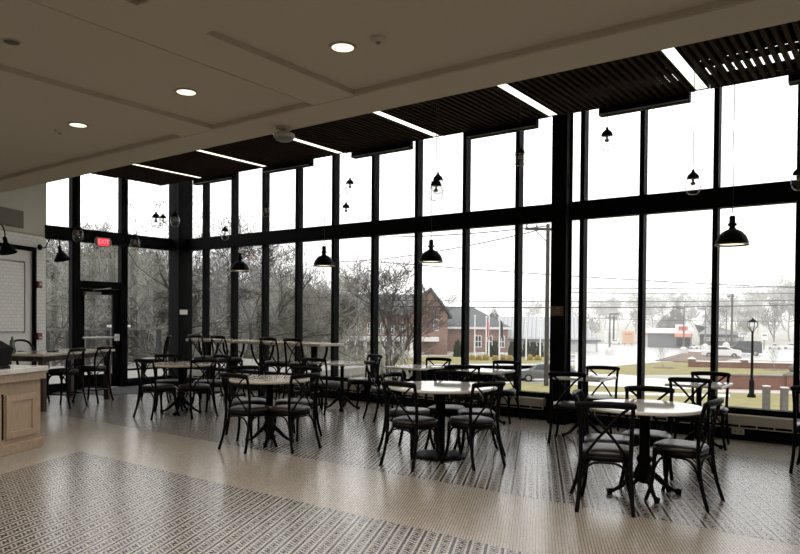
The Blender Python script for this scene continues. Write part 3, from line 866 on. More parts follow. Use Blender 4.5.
# black steel opening frame and a framed white board inside it
t = wall_thing('steel_opening_frame', 'tall black steel frame standing against the tiled wall', 'frame', .36, 0)
bm = new(); box(bm, 0, .055, .001, .09, 0, 2.70, bevel=.003); obj('post', bm, Mt['black'], t)
bm = new(); box(bm, 0, 2.4, .001, .09, 2.70, 2.775, bevel=.003); obj('head_bar', bm, Mt['black'], t)
bm = new(); box(bm, .055, 2.4, .001, .03, 2.50, 2.70); box(bm, .055, .24, .001, .03, 0, 2.5); box(bm, .24, 2.4, .001, .03, 0, 1.17); obj('surround_panel', bm, Mt['white'], t)
t = wall_thing('wall_board', 'thin-framed board of pale tile hung on the angled wall', 'board', .6, 1.20)
bm = new()
for q in ((0, .012, 0, 1.28), (0, 1.8, 0, .012), (0, 1.8, 1.268, 1.28)): box(bm, q[0], q[1], .031, .045, q[2], q[3])
obj('frame', bm, Mt['grey'], t)
bm = new(); box(bm, .012, 1.8, .002, .033, .012, 1.268); obj('tiled_field', bm, Mt['tile'], t)
# fire alarm and pull station
t = wall_thing('fire_alarm', 'small red fire alarm with strobe on the white tiled wall, the upper one', 'alarm', .20, 2.02)
bm = new(); box(bm, -.04, .07, .001, .05, 0, .13, bevel=.006); obj('body', bm, Mt['redpl'], t)
bm = new(); box(bm, -.0, .035, .05, .062, .05, .10, bevel=.003); obj('strobe', bm, Mt['white'], t)
t = wall_thing('fire_pull_station', 'small red fire pull station low on the tiled wall', 'alarm', .20, 1.04)
bm = new(); box(bm, -.045, .07, .001, .045, 0, .13, bevel=.005); obj('body', bm, Mt['redpl'], t)
bm = new(); box(bm, -.015, .04, .045, .052, .03, .05); obj('handle', bm, Mt['white'], t)

# gooseneck wall lamps
def gooseneck(x, z, lab, reach=.62):
    t = wall_thing('gooseneck_lamp', lab, 'wall lamp', x, z, 'gooseneck lamps on the angled wall')
    bm = new(); lathe(bm, [(0, 0), (.055, 0), (.055, .02), (.03, .035), (0, .035)], 20)
    bmesh.ops.rotate(bm, verts=bm.verts, cent=(0, 0, 0), matrix=Matrix.Rotation(-PI/2, 3, 'X')); obj('wall_plate', bm, Mt['iron'], t, True)
    bm = new(); tube(bm, smooth_path([(0, .02, 0), (0, reach*.28, -.01), (0, reach*.44, .1), (0, reach*.6, .22), (0, reach*.86, .23), (0, reach, .1), (0, reach, .0)], 6), .011, 8); obj('arm', bm, Mt['iron'], t, True)
    bm = new(); lathe(bm, [(0, .02), (.03, .02), (.036, -.08), (.055, -.10), (.145, -.25), (.148, -.257), (.136, -.25), (.045, -.105), (0, -.10)], 28)
    bmesh.ops.rotate(bm, verts=bm.verts, cent=(0, 0, 0), matrix=Matrix.Rotation(R(14), 3, 'X'))
    bmesh.ops.translate(bm, verts=bm.verts, vec=(0, reach, 0)); obj('shade', bm, Mt['iron'], t, True)
gooseneck(.18, 2.80, 'black gooseneck wall lamp nearest the end window', .43)
gooseneck(1.62, 2.80, 'black gooseneck wall lamp at the left edge of the picture', .5)

# exit sign
t = thing('exit_sign', 'lit red exit sign hanging at the end window transom', 'sign', (XE+.09, 7.82, 2.92))
bm = new(); box(bm, -.04, .0, -.155, .155, 0, .19, bevel=.004); obj('housing', bm, Mt['grey'], t)
bm = new(); box(bm, .0, .004, -.125, .125, .02, .17); obj('face', bm, mat('lit_red_face', (.8, .05, .07), .5, emit=(1, .06, .09), es=.75), t)
fc = bpy.data.curves.new('lettering', 'FONT'); fc.body = 'EXIT'; fc.size = .125; fc.extrude = .001; fc.align_x = 'CENTER'; fc.align_y = 'CENTER'
tmp = bpy.data.objects.new('tmp_text', fc); COL.objects.link(tmp)
bpy.context.view_layer.update()
me = bpy.data.meshes.new_from_object(tmp.evaluated_get(bpy.context.evaluated_depsgraph_get()))
bpy.data.objects.remove(tmp); me.name = 'lettering'
me.transform(Matrix(((0, 0, 1, .006), (1, 0, 0, 0), (0, 1, 0, .10), (0, 0, 0, 1))))
me.materials.clear(); me.materials.append(mat('lit_pink_letters', (1, .5, .5), .5, emit=(1, .2, .25), es=1.0))
link(bpy.data.objects.new('lettering', me), t)
bm = new(); box(bm, -.03, -.01, -.185, -.155, .05, .15); box(bm, -.03, -.01, .155, .185, .05, .15); obj('side_lamps', bm, Mt['grey'], t)

# entrance mat
bm = new(); poly(bm, [(-13.2, 7.15), (-12.1, 7.15), (-11.75, 8.5), (-13.2, 8.5)], .002, .014)
tag(obj('entrance_mat', bm, Mt['mat']), 'grey entrance mat on the floor before the glass door', 'mat')

# ================================================================== OUTSIDE
# ground
bm = new(); box(bm, -700, 500, D+1.2, 900, GZ-1, GZ); box(bm, -700, XE-.6, -300, D+1.2, GZ-1, GZ)
struct('ground', bm, Mt['farground'])
bm = new(); box(bm, XE-.4, XR+.3, D+.12, D+.6, GZ, -.1); box(bm, XE-.4, XE-.12, 0, D+.3, GZ, -.1); struct('wall_foundation', bm, Mt['concrete'])
def patch(name, pxs, z, m):
    b = new(); pts = [gp(*q) for q in pxs]
    poly(b, [(p.x, p.y) for p in pts], GZ-.2, GZ+z); return struct(name, b, Mt[m])
patch('ground_lawn', [(380, 383), (520, 382.5), (620, 386.5), (820, 393), (1100, 420), (1000, 700), (560, 520), (330, 420)], .02, 'grass')
patch('ground_road', [(330, 366), (470, 365.5), (560, 366), (640, 377), (640, 386), (520, 382), (380, 383), (300, 380)], .03, 'asphalt')
patch('ground_sidewalk', [(560, 376.5), (724, 381), (724, 390.5), (600, 386.5), (556, 384)], .045, 'concrete')
patch('ground_sidewalk_2', [(580, 392.3), (730, 395), (730, 397.5), (580, 394.4)], .05, 'concrete')
patch('ground_verge', [(560, 366), (620, 366), (650, 362), (760, 366), (830, 369), (830, 374.5), (720, 374.5), (600, 374.5)], .05, 'grass')
patch('ground_parking', [(575, 344), (690, 345), (840, 347), (900, 366), (740, 360), (660, 362.5), (600, 368), (575, 372)], .06, 'asphalt')
patch('ground_far_lawn', [(340, 358), (548, 354.5), (560, 364), (470, 364), (330, 366)], .04, 'grass')
bm = new(); pts = [gp(*q) for q in [(655, 361.5), (688, 352.5), (735, 353.5), (742, 359), (700, 363)]]
poly(bm, [(p.x, p.y) for p in pts], GZ-.1, GZ+.12); tag(obj('mulch_island', bm, Mt['mulch']), 'brown mulch island in the parking lot left of the white sedan', 'planting bed')
# snowy leaf litter beyond the end windows
bm = new(); box(bm, -200, -23, -60, 120, GZ-.3, GZ+.03); struct('ground_woodland', bm, Mt['leaf_litter'])

# deck and railing outside the end wall
bm = new(); box(bm, -20.6, XE-.14, 0, 17, -.25, -.04); struct('ground_deck', bm, Mt['deck'])
t = thing('deck_railing', 'dark wooden deck railing beyond the end windows', 'railing')
rx = -20.0; zr = 1.10
bm = new(); box(bm, rx-.07, rx+.07, 3, 17, zr-.06, zr); obj('top_rail', bm, mat('weathered_rail', (.09, .088, .08), .8), t)
for k in range(22):
    bm = new(); y = 3.2+k*.62; box(bm, rx-.045, rx+.045, y-.07, y+.07, -.04, zr-.06); obj('post', bm, mat('dark_post', (.03, .03, .03), .7) if k == 0 else bpy.data.materials['dark_post'], t)
t = thing('stone_pillar', 'stacked grey stone pillar beside the deck railing outside the door', 'pillar', (-19.6, 12.05, -.04))
bm = new()
for k in range(9): box(bm, -.2+.01*(k % 3), .2-.012*((k+1) % 3), -.2+.012*(k % 2), .2-.01*(k % 3), k*.13+.006, k*.13+.124, bevel=.012)
obj('courses', bm, Mt['stone'], t)
bm = new(); box(bm, -.25, .25, -.25, .25, 1.176, 1.25, bevel=.01); obj('cap', bm, Mt['concrete'], t)

# ------------------------------------------------------------------ trees
def tree_mesh(name, seed, height, spread, levels=5, trunk=.05, up=.12, minr=.006, kids=(3, 4), sides=4, first=.28, m='bark', wig=.18):
    rnd = random.Random(seed)
    verts = []; faces = []
    def seg(pts, rs, n):
        base = None
        prev = None
        for i, p in enumerate(pts):
            t = (pts[min(i+1, len(pts)-1)]-pts[max(i-1, 0)]).normalized()
            a = Vector((1, 0, 0)) if prev is None else prev
            nr = a-t*a.dot(t)
            if nr.length < 1e-4: nr = Vector((0, 1, 0))-t*t.y
            nr.normalize(); prev = nr; bn = t.cross(nr)
            st = len(verts)
            for k in range(n):
                verts.append(p+nr*rs[i]*math.cos(2*PI*k/n)+bn*rs[i]*math.sin(2*PI*k/n))
            if base is not None:
                for k in range(n): faces.append((base+k, base+(k+1) % n, st+(k+1) % n, st+k))
            base = st
    def grow(p, d, length, r, lev):
        n = 4 if lev else 6
        pts = [p.copy()]; dd = d.copy()
        for i in range(n):
            dd = (dd+Vector((rnd.gauss(0, wig), rnd.gauss(0, wig), rnd.gauss(0, wig*.6)+up*(1 if lev else 0)))).normalized()
            pts.append(pts[-1]+dd*length/n)
        r1 = max(minr*.6, r*.5)
        rs = [r+(r1-r)*i/n for i in range(n+1)]
        seg(pts, rs, (6 if lev == 0 else sides if lev < 3 else 3))
        if lev >= levels: return
        nk = rnd.randint(*kids) + (2 if lev == 0 else 0)
        for k in range(nk):
            f = (first if lev == 0 else .25)+(1-(first if lev == 0 else .25))*(k+rnd.random()*.8)/nk
            f = min(f, .98); idx = f*n; i0 = int(idx); q = pts[i0].lerp(pts[min(i0+1, n)], idx-i0)
            tang = (pts[min(i0+1, n)]-pts[i0]).normalized()
            side = Vector((rnd.gauss(0, 1), rnd.gauss(0, 1), rnd.gauss(0, .5))); side = (side-tang*side.dot(tang)).normalized()
            nd = (tang*(1-spread*.5)+side*spread).normalized()
            grow(q, nd, length*rnd.uniform(.5, .75), max(minr, (rs[i0])*rnd.uniform(.45, .65)), lev+1)
    grow(Vector((0, 0, -.3)), Vector((0, 0, 1)), height*.62, height*trunk*.5, 0)
    me = bpy.data.meshes.new(name)
    me.from_pydata([tuple(v) for v in verts], [], faces); me.materials.append(Mt[m])
    for p in me.polygons: p.use_smooth = True
    return me
tmA = tree_mesh('bare_tree', 1, 14, .75, 5, .034, .10, .02, kids=(4, 5))
tmD = tree_mesh('bare_tree', 21, 14, .8, 5, .03, .12, .02, kids=(4, 5), first=.2, m='barkdark')
tmB = tree_mesh('bare_tree', 2, 14, .85, 5, .034, .07, .02, kids=(4, 5))
tmC = tree_mesh('bare_tree', 3, 14, .7, 5, .03, .14, .02, kids=(4, 5), first=.15)
tmR = tree_mesh('bare_tree', 9, 10, .64, 5, .04, .10, .016, kids=(3, 5), first=.05, m='barkred', wig=.11)
TH = max(v.co.z for v in tmA.vertices); TR = max(v.co.z for v in tmR.vertices)
print('tree', TH, [max(v.co.z for v in t_.vertices) for t_ in (tmA, tmB, tmC, tmD, tmR)], len(tmA.vertices))
tmN = tree_mesh('bare_tree', 33, 14, .95, 5, .05, .05, .013, kids=(3, 5), first=.12, wig=.24, m='barkdark')
tmS = tree_mesh('sapling', 5, 3.5, .6, 3, .018, .2, .008)
def place(me, name, lab, cat, P, rz, sc, group=None):
    o = bpy.data.objects.new(name, me); link(o); o.location = P; o.rotation_euler = (0, 0, rz); o.scale = (sc, sc, sc) if not isinstance(sc, tuple) else sc
    return tag(o, lab, cat, group)

# woods beyond the left windows
rw = random.Random(4)
GW = 'bare trees of the woods at left'
LW = 'bare grey winter tree in the tangled woods seen through the left windows'
for k in range(46):
    px = rw.uniform(-20, 338)
    d = 32+rw.random()*58
    P = at_depth(px, 320, d); P.z = GZ
    top = rw.uniform(205, 262) if px < 200 else rw.uniform(225, 275) if px < 270 else rw.uniform(250, 290)
    sc = (hfrom(P, top)-GZ)/TH
    place((tmA, tmB, tmC, tmD)[k % 4], 'woodland_tree', LW, 'tree', P, rw.uniform(0, 6.28), (sc*1.15, sc*1.15, sc), GW)
for (px, d, me, rz, top, lab) in ((158, 25, tmN, 2.2, 168, 'large bare tree with a thick leaning limb behind the deck railing'), (88, 29, tmN, .6, 185, 'bare tree standing just outside the door beyond the deck'), (216, 31, tmN, 4.0, 172, 'slim bare tree rising left of the leftmost dome lamp'), (272, 40, tmD, 1.2, 205, 'bare tree behind the bar tables right of the leftmost dome lamp')):
    P = at_depth(px, 320, d); P.z = GZ; sc = (hfrom(P, top)-GZ)/TH; place(me, 'bare_tree', lab, 'tree', P, rz, (sc*.9, sc*.9, sc))
# undergrowth at the foot of the woods
def brush_mesh(name, seed, L, H, n, m):
    rnd = random.Random(seed); bm = new()
    for k in range(n):
        x = rnd.uniform(-L/2, L/2); y = rnd.gauss(0, 1.5); h = H*rnd.uniform(.4, 1.1)
        dx, dy = rnd.gauss(0, .5), rnd.gauss(0, .5)
        tube(bm, [(x, y, 0), (x+dx*.4, y+dy*.4, h*.5), (x+dx, y+dy, h)], [.035, .025, .012], 3, cap=False)
        for j in range(3):
            f = rnd.uniform(.2, .9); a = rnd.uniform(0, 6.28); l = rnd.uniform(.3, .9)
            tube(bm, [(x+dx*f, y+dy*f, h*f), (x+dx*f+math.cos(a)*l, y+dy*f+math.sin(a)*l, h*f+l*.8)], [.018, .008], 3, cap=False)
    me = bpy.data.meshes.new(name); bm.to_mesh(me); bm.free(); me.materials.append(Mt[m]); return me
bme = brush_mesh('undergrowth', 3, 16, 3.0, 260, 'brush')
for k, (px, d) in enumerate(((60, 38), (160, 40), (250, 52), (20, 60), (120, 66), (210, 70))):
    P = at_depth(px, 320, d); P.z = GZ
    o = place(bme, 'undergrowth', 'tangle of grey brushwood at the foot of the left woods', 'undergrowth', P, YAW+rw.uniform(-.15, .15), (1.0+.012*d, 1, 1.0+.006*d), 'brushwood under the woods'); o['kind'] = 'stuff'

# reddish bare ornamental tree before the brick hall
P = at_depth(390, 320, 52); P.z = GZ; sc = (hfrom(P, 250)-GZ)/TR
place(tmR, 'ornamental_tree', 'wide bare many-branched tree in front of the brick hall', 'tree', P, 1.0, (sc*1.5, sc*1.5, sc))
P = at_depth(348, 320, 58); P.z = GZ; sc = (hfrom(P, 288)-GZ)/TR
place(tmR, 'ornamental_tree', 'smaller reddish bare tree left of the wide one, beside the hall', 'tree', P, 3.0, (sc*1.2, sc*1.2, sc))
# distant hazy tree line at the right
GF = 'bare trees on the horizon at right'
rf = random.Random(12)
for k, (px, d, sc) in enumerate([(583, 210, 1.0), (600, 240, 1.1), (618, 260, 1.2), (636, 215, 1.1), (652, 190, 1.1), (700, 185, 1.2), (718, 150, 1.25), (735, 210, 1.2), (757, 230, 1.2), (774, 150, 1.0), (790, 155, 1.05), (805, 165, 1.1), (560, 230, 1.0), (528, 230, 1.1), (744, 120, .7), (590, 160, .7), (625, 300, 1.5), (663, 300, 1.5), (700, 320, 1.6), (785, 320, 1.6), (740, 320, 1.5), (575, 320, 1.4), (605, 340, 1.4)]):
    P = at_depth(px, 320, d); P.z = GZ
    place((tmR, tmA, tmC)[k % 3] if d < 300 else tmB, 'horizon_tree', 'bare tree in the hazy line of trees along the right horizon', 'tree', P, rf.uniform(0, 6.28), sc*(.9 if d < 300 else 1.3)*(.78 if px < 750 else 1), GF)
def conifer(P, h, r, lab, seed=1):
    rnd = random.Random(seed); t = thing('evergreen_tree', lab, 'tree', P)
    bm = new(); tube(bm, [(0, 0, 0), (0, 0, h*.95)], [r*.07, .03], 6); obj('trunk', bm, Mt['bark'], t)
    bm = new()
    for k in range(26):
        f = k/26; z = h*(.1+.88*f); rr = r*(1-f)**.9+.1
        n = 9
        for j in range(n):
            a = 2*PI*(j+rnd.random())/n; l = rr*rnd.uniform(.75, 1.15)
            c, s = math.cos(a), math.sin(a)
            tube(bm, [(0, 0, z), (c*l*.55, s*l*.55, z-l*.05), (c*l, s*l, z-l*.22)], [l*.05, l*.17, .02], 4, flat=(.6, 1.3))
    obj('foliage', bm, Mt['evergreen'], t)
P = at_depth(676, 320, 185); P.z = GZ; conifer(P, hfrom(P, 299)-GZ, 4.2, 'tall dark evergreen behind the grey store', 3)
P = at_depth(666, 320, 200); P.z = GZ; conifer(P, hfrom(P, 313)-GZ, 5.0, 'broad shorter evergreen left of the tall one', 4)
P = at_depth(494, 320, 150); P.z = GZ; conifer(P, hfrom(P, 305)-GZ, 3.6, 'dark evergreen standing behind the brick hall roof', 5)

# ------------------------------------------------------------------ buildings
def facing(pL, pR, pyb):
    """ground line of a wall that faces the room, seen between two columns with its foot at row pyb"""
    P = gp((pL+pR)/2, pyb)
    n_ = Vector((P.x-EYE.x, P.y-EYE.y)).normalized(); u_ = Vector((n_.y, -n_.x)); P2 = Vector((P.x, P.y)); e2 = Vector((EYE.x, EYE.y))
    out = []
    for px in (pL, pR):
        r_ = ray(px, 320); r2 = Vector((r_.x, r_.y)); k_ = (P2-e2).dot(n_)/r2.dot(n_); q_ = e2+r2*k_
        out.append(Vector((q_.x, q_.y, GZ)))
    a, b = out
    return a, (b-a).length, math.atan2((b-a).y, (b-a).x)
def panel_box(name, o, x0, x1, y0, y1, z0, z1, m, bev=0):
    b = new(); box(b, x0, x1, y0, y1, z0, z1); return obj(name, b, Mt[m], o)
def window_ext(o, x0, x1, z0, z1, y=0):
    b = new()
    for q in ((x0, x0+.12, z0, z1), (x1-.12, x1, z0, z1), (x0, x1, z1-.12, z1), (x0, x1, z0, z0+.12), ((x0+x1)/2-.05, (x0+x1)/2+.05, z0, z1), (x0, x1, (z0+z1)/2-.05, (z0+z1)/2+.05)):
        box(b, q[0], q[1], y-.06, y, q[2], q[3])
    w_ = obj('window', b, Mt['extwhite'], o)
    b = new(); box(b, x0+.1, x1-.1, y-.03, y-.01, z0+.1, z1-.1); obj('pane', b, Mt['extglass'], w_)

# right wing of the brick hall (px 447-508)
a, W, ang = facing(446, 508, 352)
t = thing('brick_hall_wing', 'low red brick building with hipped grey roof behind the flagpoles', 'building', a, ang)
sc = W/62.0; H1 = hfrom(a, 327)-GZ
panel_box('walls', t, 0, W, 0, 12, 0, H1, 'brickhall')
b = new(); hr = hfrom(a, 306)-GZ
v = [(-.4, -.5, H1), (W+.5, -.5, H1), (W+.5, 12.5, H1), (-.4, 12.5, H1), (-.4, 6, hr), (W*.42, 6, hr)]
vv = [b.verts.new(p) for p in v]
for f in ((0, 1, 5, 4), (1, 2, 5), (2, 3, 4, 5), (3, 0, 4), (3, 2, 1, 0)): b.faces.new([vv[i] for i in f])
obj('roof', b, Mt['roofgrey'], t)
b = new(); box(b, -.4, W+.5, -.55, -.4, H1-.25, H1+.05); obj('eave', b, Mt['extwhite'], t)
for (p0, p1) in ((475, 482), (487, 493), (499, 505)):
    window_ext(t, (p0-446)*sc, (p1-446)*sc, hfrom(a, 347)-GZ, hfrom(a, 335)-GZ)
# main hall with gable end to the right (px 340-447)
a, W, ang = facing(338, 447, 354)
sc = W/109.0
t = thing('brick_hall', 'large brick hall with long grey roof and white porch behind the bare tree', 'building', a, ang)
He = hfrom(a, 314)-GZ; Hr = hfrom(a, 292)-GZ
xc = (414-338)*sc
panel_box('walls', t, 0, W, 0, 14, 0, He, 'brickhall')
b = new()
v = [(-3, -.5, He), (xc+.2, -.5, He), (xc+.2, 14, He), (-3, 14, He), (-3, 7, Hr), (xc+.2, 7, Hr)]
vv = [b.verts.new(p) for p in v]
for f in ((0, 1, 5, 4), (2, 3, 4, 5), (3, 0, 4), (1, 2, 5), (3, 2, 1, 0)): b.faces.new([vv[i] for i in f])
obj('roof', b, Mt['roofgrey'], t)
b = new(); xg = (430-338)*sc
v = [(xc-1.2, -1.0), (W, -1.0)]
pts = [(xc-1, 0), (W, 0), (W, He), (xg, Hr+.2), (xc-1, He)]
fa = [b.verts.new((x, -1.0, z)) for x, z in pts]; fb = [b.verts.new((x, 13, z)) for x, z in pts]
b.faces.new(fa); b.faces.new(fb[::-1])
for i in range(5): b.faces.new((fa[i], fa[(i+1) % 5], fb[(i+1) % 5], fb[i]))
obj('gable_end', b, Mt['brickhall'], t)
b = new()
for (x0, z0, x1, z1) in ((xc-1.6, He-.5, xg, Hr+.3), (xg, Hr+.3, W+.6, He-.5)):
    q = [b.verts.new(p) for p in ((x0, -1.4, z0), (x1, -1.4, z1), (x1, 13.2, z1), (x0, 13.2, z0))]
    q2 = [b.verts.new(p) for p in ((x0, -1.4, z0+.4), (x1, -1.4, z1+.4), (x1, 13.2, z1+.4), (x0, 13.2, z0+.4))]
    b.faces.new(q[::-1]); b.faces.new(q2)
    for i in range(4): b.faces.new((q[i], q[(i+1) % 4], q2[(i+1) % 4], q2[i]))
obj('gable_roof', b, Mt['roofgrey'], t)
window_ext(t, (433-338)*sc, (438-338)*sc, hfrom(a, 330)-GZ, hfrom(a, 318)-GZ, -1.02)
for p0 in (345, 356, 367, 378, 389, 400): window_ext(t, (p0-338)*sc, (p0+5.5-338)*sc, hfrom(a, 334)-GZ, hfrom(a, 322)-GZ)
b = new(); zp = hfrom(a, 336)-GZ
box(b, 0, xc+3, -3.2, -.0, zp-.5, zp)
for k in range(9): box(b, k*(xc/8.5), k*(xc/8.5)+.35, -3.1, -2.75, 0, zp-.5)
obj('porch', b, Mt['extwhite'], t)
# white fence before it
a, W, ang = facing(396, 424, 359)
t = thing('picket_fence', 'short white picket fence below the brick hall gable', 'fence', a, ang)
b = new(); hf = hfrom(a, 350)-GZ
for k in range(int(W/.3)): box(b, k*.3, k*.3+.2, 0, .05, .1, hf)
obj('pickets', b, Mt['extwhite'], t)
b = new(); box(b, 0, W, .05, .1, .3, .42); box(b, 0, W, .05, .1, hf-.4, hf-.28); obj('rails', b, Mt['extwhite'], t)

# metal-roofed shed (px 503-598)
a, W, ang = facing(498, 598, 351.5)
sc = W/100.0
t = thing('metal_shed', 'long pale shed with ribbed metal roof across the road', 'building', a, ang)
He = hfrom(a, 339)-GZ; Hr = hfrom(a, 316.5)-GZ
panel_box('walls', t, 0, W, 0, 10, 0, He, 'paleside')
b = new()
xr = (580-498)*sc
v = [(-.3, -.4, He), (W+.4, -.4, He), (W+.4, 10.4, He), (-.3, 10.4, He), (-.3, 5, Hr), (xr, 5, Hr)]
vv = [b.verts.new(p) for p in v]
for f in ((0, 1, 5, 4), (1, 2, 5), (2, 3, 4, 5), (3, 0, 4), (3, 2, 1, 0)): b.faces.new([vv[i] for i in f])
obj('roof', b, Mt['roofmetal'], t)
b = new(); box(b, (581-498)*sc, (596-498)*sc, -.08, 0, 0, He-.5); obj('garage_door', b, Mt['extwhite'], t)
b = new(); box(b, -.3, W+.4, -.5, -.4, He-.15, He+.1); obj('gutter', b, Mt['siding'], t)

# stores at the right
a, W, ang = facing(648, 692, 348); sc = W/44
t = thing('grey_store', 'low grey store with white fascia and red-lettered sign across the lot', 'building', a, ang)
zf = hfrom(a, 329)-GZ; zw = hfrom(a, 333)-GZ
panel_box('walls', t, 0, W, 0, 15, 0, zw, 'siding'); panel_box('fascia', t, -.5, W+.3, -.6, 15, zw, zf, 'extwhite')
sg = panel_box('sign', t, (675.5-648)*sc, (690.5-648)*sc, -1.3, -.7, hfrom(a, 333)-GZ, hfrom(a, 324)-GZ, 'extwhite')
b = new(); z0 = hfrom(a, 326.8)-GZ; x0 = (679-648)*sc; lw = (9*sc)/6
for k in range(6): box(b, x0+k*lw, x0+k*lw+lw*.72, -1.4, -1.3, z0-.55*(.8 if k % 2 else 1), z0+.15)
obj('sign_letters', b, Mt['signred'], sg)
panel_box('awning', t, (675-648)*sc, (691-648)*sc, -2.2, -.6, hfrom(a, 336)-GZ, hfrom(a, 333.2)-GZ, 'orange')
panel_box('shopfront', t, (677-648)*sc, (690-648)*sc, -.15, 0, .3, hfrom(a, 337)-GZ, 'extglass')
a, W, ang = facing(622.5, 634.5, 345)
t = thing('tan_store_sign', 'square tan sign board with red lettering beside the far road', 'sign', a, ang)
hh = hfrom(a, 331)-GZ
panel_box('board', t, 0, W, 0, .4, .3, hh, 'signtan')
b = new()
for k in range(5): box(b, W*(.22+k*.12), W*(.30+k*.12), -.05, 0, hh*.72, hh*.84)
obj('sign_letters', b, Mt['signred'], t)
b = new(); box(b, .3, .6, .1, .3, 0, .3); box(b, W-.6, W-.3, .1, .3, 0, .3); obj('footing', b, Mt['siding'], t)
a, W, ang = facing(643, 649, 346)
t = thing('fuel_canopy', 'small white building with red band left of the grey store', 'building', a, ang)
panel_box('walls', t, 0, W, 0, 6, 0, hfrom(a, 335)-GZ, 'extwhite'); panel_box('band', t, -.2, W+.2, -.3, 6, hfrom(a, 335)-GZ, hfrom(a, 328)-GZ, 'orange')
panel_box('window', t, .5, W-.5, -.1, 0, 1.0, hfrom(a, 340)-GZ, 'extglass')
a, W, ang = facing(604, 616, 343)
t = thing('far_white_house', 'tiny white flat building at the far end of the road', 'building', a, ang)
panel_box('walls', t, 0, W, 0, 10, 0, hfrom(a, 332)-GZ, 'extwhite'); panel_box('door', t, W*.4, W*.55, -.1, 0, 0, 2.4, 'siding')
a, W, ang = facing(700, 742, 346); sc = W/42
t = thing('low_shop', 'long low brown shop behind the white sedan', 'building', a, ang)
panel_box('walls', t, 0, W, 0, 12, 0, hfrom(a, 334)-GZ, 'barkred'); b = new()
H1 = hfrom(a, 334)-GZ; H2 = hfrom(a, 325)-GZ
vv = [b.verts.new(p) for p in ((-.5, -1, H1), (W+.5, -1, H1), (W+.5, 13, H1), (-.5, 13, H1), (2, 6, H2), (W-8, 6, H2))]
for f in ((0, 1, 5, 4), (1, 2, 5), (2, 3, 4, 5), (3, 0, 4), (3, 2, 1, 0)): b.faces.new([vv[i] for i in f])
obj('roof', b, Mt['siding'], t)
for k in range(5): window_ext(t, W*(.1+k*.17), W*(.1+k*.17)+2, .9, H1-.6)
def sign_pole(px, pyb, pyt, pL, pR, pybot, lab, m):
    P = gp(px, pyb); d = depth_of(P); a = at_depth(pL, 320, d); b_ = at_depth(pR, 320, d); W = (b_-a).length
    ang = math.atan2((b_-a).y, (b_-a).x); t = thing('roadside_sign', lab, 'sign', P, ang)
    zt = hfrom(P, pyt)-GZ; zb = hfrom(P, pybot)-GZ
    b = new(); box(b, -W/2, W/2, -.15, .15, zb, zt, bevel=.03); obj('board', b, Mt[m], t)
    b = new(); box(b, -W*.36, W*.36, -.18, -.15, zb+(zt-zb)*.55, zb+(zt-zb)*.8); obj('lettering', b, Mt['siding'], t)
    b = new(); tube(b, [(0, 0, 0), (0, 0, zb)], .1, 8); obj('post', b, Mt['siding'], t)
sign_pole(743, 347, 332.5, 738, 747.5, 337, 'cream roadside sign on a post above the white sedan', 'extwhite')
sign_pole(764, 350, 333, 761, 767, 340, 'small white roadside sign right of the lamppost lantern', 'extwhite')

# ------------------------------------------------------------------ low brick walls
def brick_wall(pxa, pya, pxb, pyb, pyt, lab, piers, cap='extwhite', th=.35, ph=.25):
    A, B = gp(pxa, pya), gp(pxb, pyb); ang = math.atan2((B-A).y, (B-A).x); L = Vector((B.x-A.x, B.y-A.y)).length
    t = thing('brick_wall', lab, 'wall', A, ang, 'low brick walls outside'); h = hfrom(A, pyt)-GZ
    b = new(); box(b, 0, L, 0, th, 0, h); obj('brickwork', b, Mt['brick'], t)
    b = new(); box(b, -.05, L, -.05, th+.05, h, h+.08, bevel=.01); obj('coping', b, Mt[cap], t)
    for f in piers:
        b = new(); box(b, L*f-.3, L*f+.3, -.12, th+.12, 0, h+ph, bevel=.01); p = obj('pier', b, Mt['brick'], t)
        b = new(); x = L*f
        q = [b.verts.new(v) for v in ((x-.38, -.2, h+ph), (x+.38, -.2, h+ph), (x+.38, th+.2, h+ph), (x-.38, th+.2, h+ph), (x, th/2, h+ph+.22))]
        b.faces.new(q[:4][::-1])
        for i in range(4): b.faces.new((q[i], q[(i+1) % 4], q[4]))
        obj('pier_cap', b, Mt[cap], p)
brick_wall(691, 367.5, 800, 370, 361.5, 'farther low red brick wall with white coping and capped piers', (.01, .50))
brick_wall(712, 389.5, 840, 392.5, 375.5, 'nearer long red brick wall behind the lamppost', (.62,), 'stone', .4, .12)
bm = new(); pts = [gp(*q) for q in [(712, 389.8), (840, 392.8), (840, 395.5), (712, 393.2)]]
poly(bm, [(p.x, p.y) for p in pts], GZ-.1, GZ+.07); tag(obj('gravel_strip', bm, mat('pale_gravel', (.4, .36, .32), .95, noise=(6, (.55, .5, .46)))), 'pale gravel strip along the foot of the nearer brick wall', 'gravel', kind='stuff')
# stone ball on the wall end
P = gp(793, 373); d = depth_of(P); P = at_depth(793, 368.5, d)
bm = new(); bmesh.ops.create_icosphere(bm, subdivisions=3, radius=.30, matrix=Matrix.Translation((0, 0, .3)))
lathe(bm, [(0, .05), (.2, .05), (.16, 0), (.16, -.0), (0, -.0)], 16)
o = obj('boulder', bm, Mt['stone'], None, True); Q = gp(793, 372.5); o.location = Q; o.scale = (1.2, 1.2, 1.2)
tag(o, 'rounded grey boulder on the grass beyond the nearer brick wall', 'boulder')

# bollards
Q = gp(766, 414)
def bollard(px, pyb, pyt, lab):
    P = gp(px, pyb); t = thing('stone_bollard', lab, 'bollard', P, YAW-.15, 'square grey bollards on the lawn'); h = hfrom(P, pyt)-GZ
    b = new(); box(b, -.15, .15, -.15, .15, 0, h-.06, bevel=.01); obj('shaft', b, Mt['stone'], t)
    b = new(); box(b, -.16, .16, -.16, .16, h-.06, h, bevel=.01); obj('cap', b, Mt['concrete'], t)
bollard(766, 412, 385.5, 'left of the two square grey bollards on the lawn')
bollard(784, 414, 387, 'right of the two square grey bollards on the lawn')

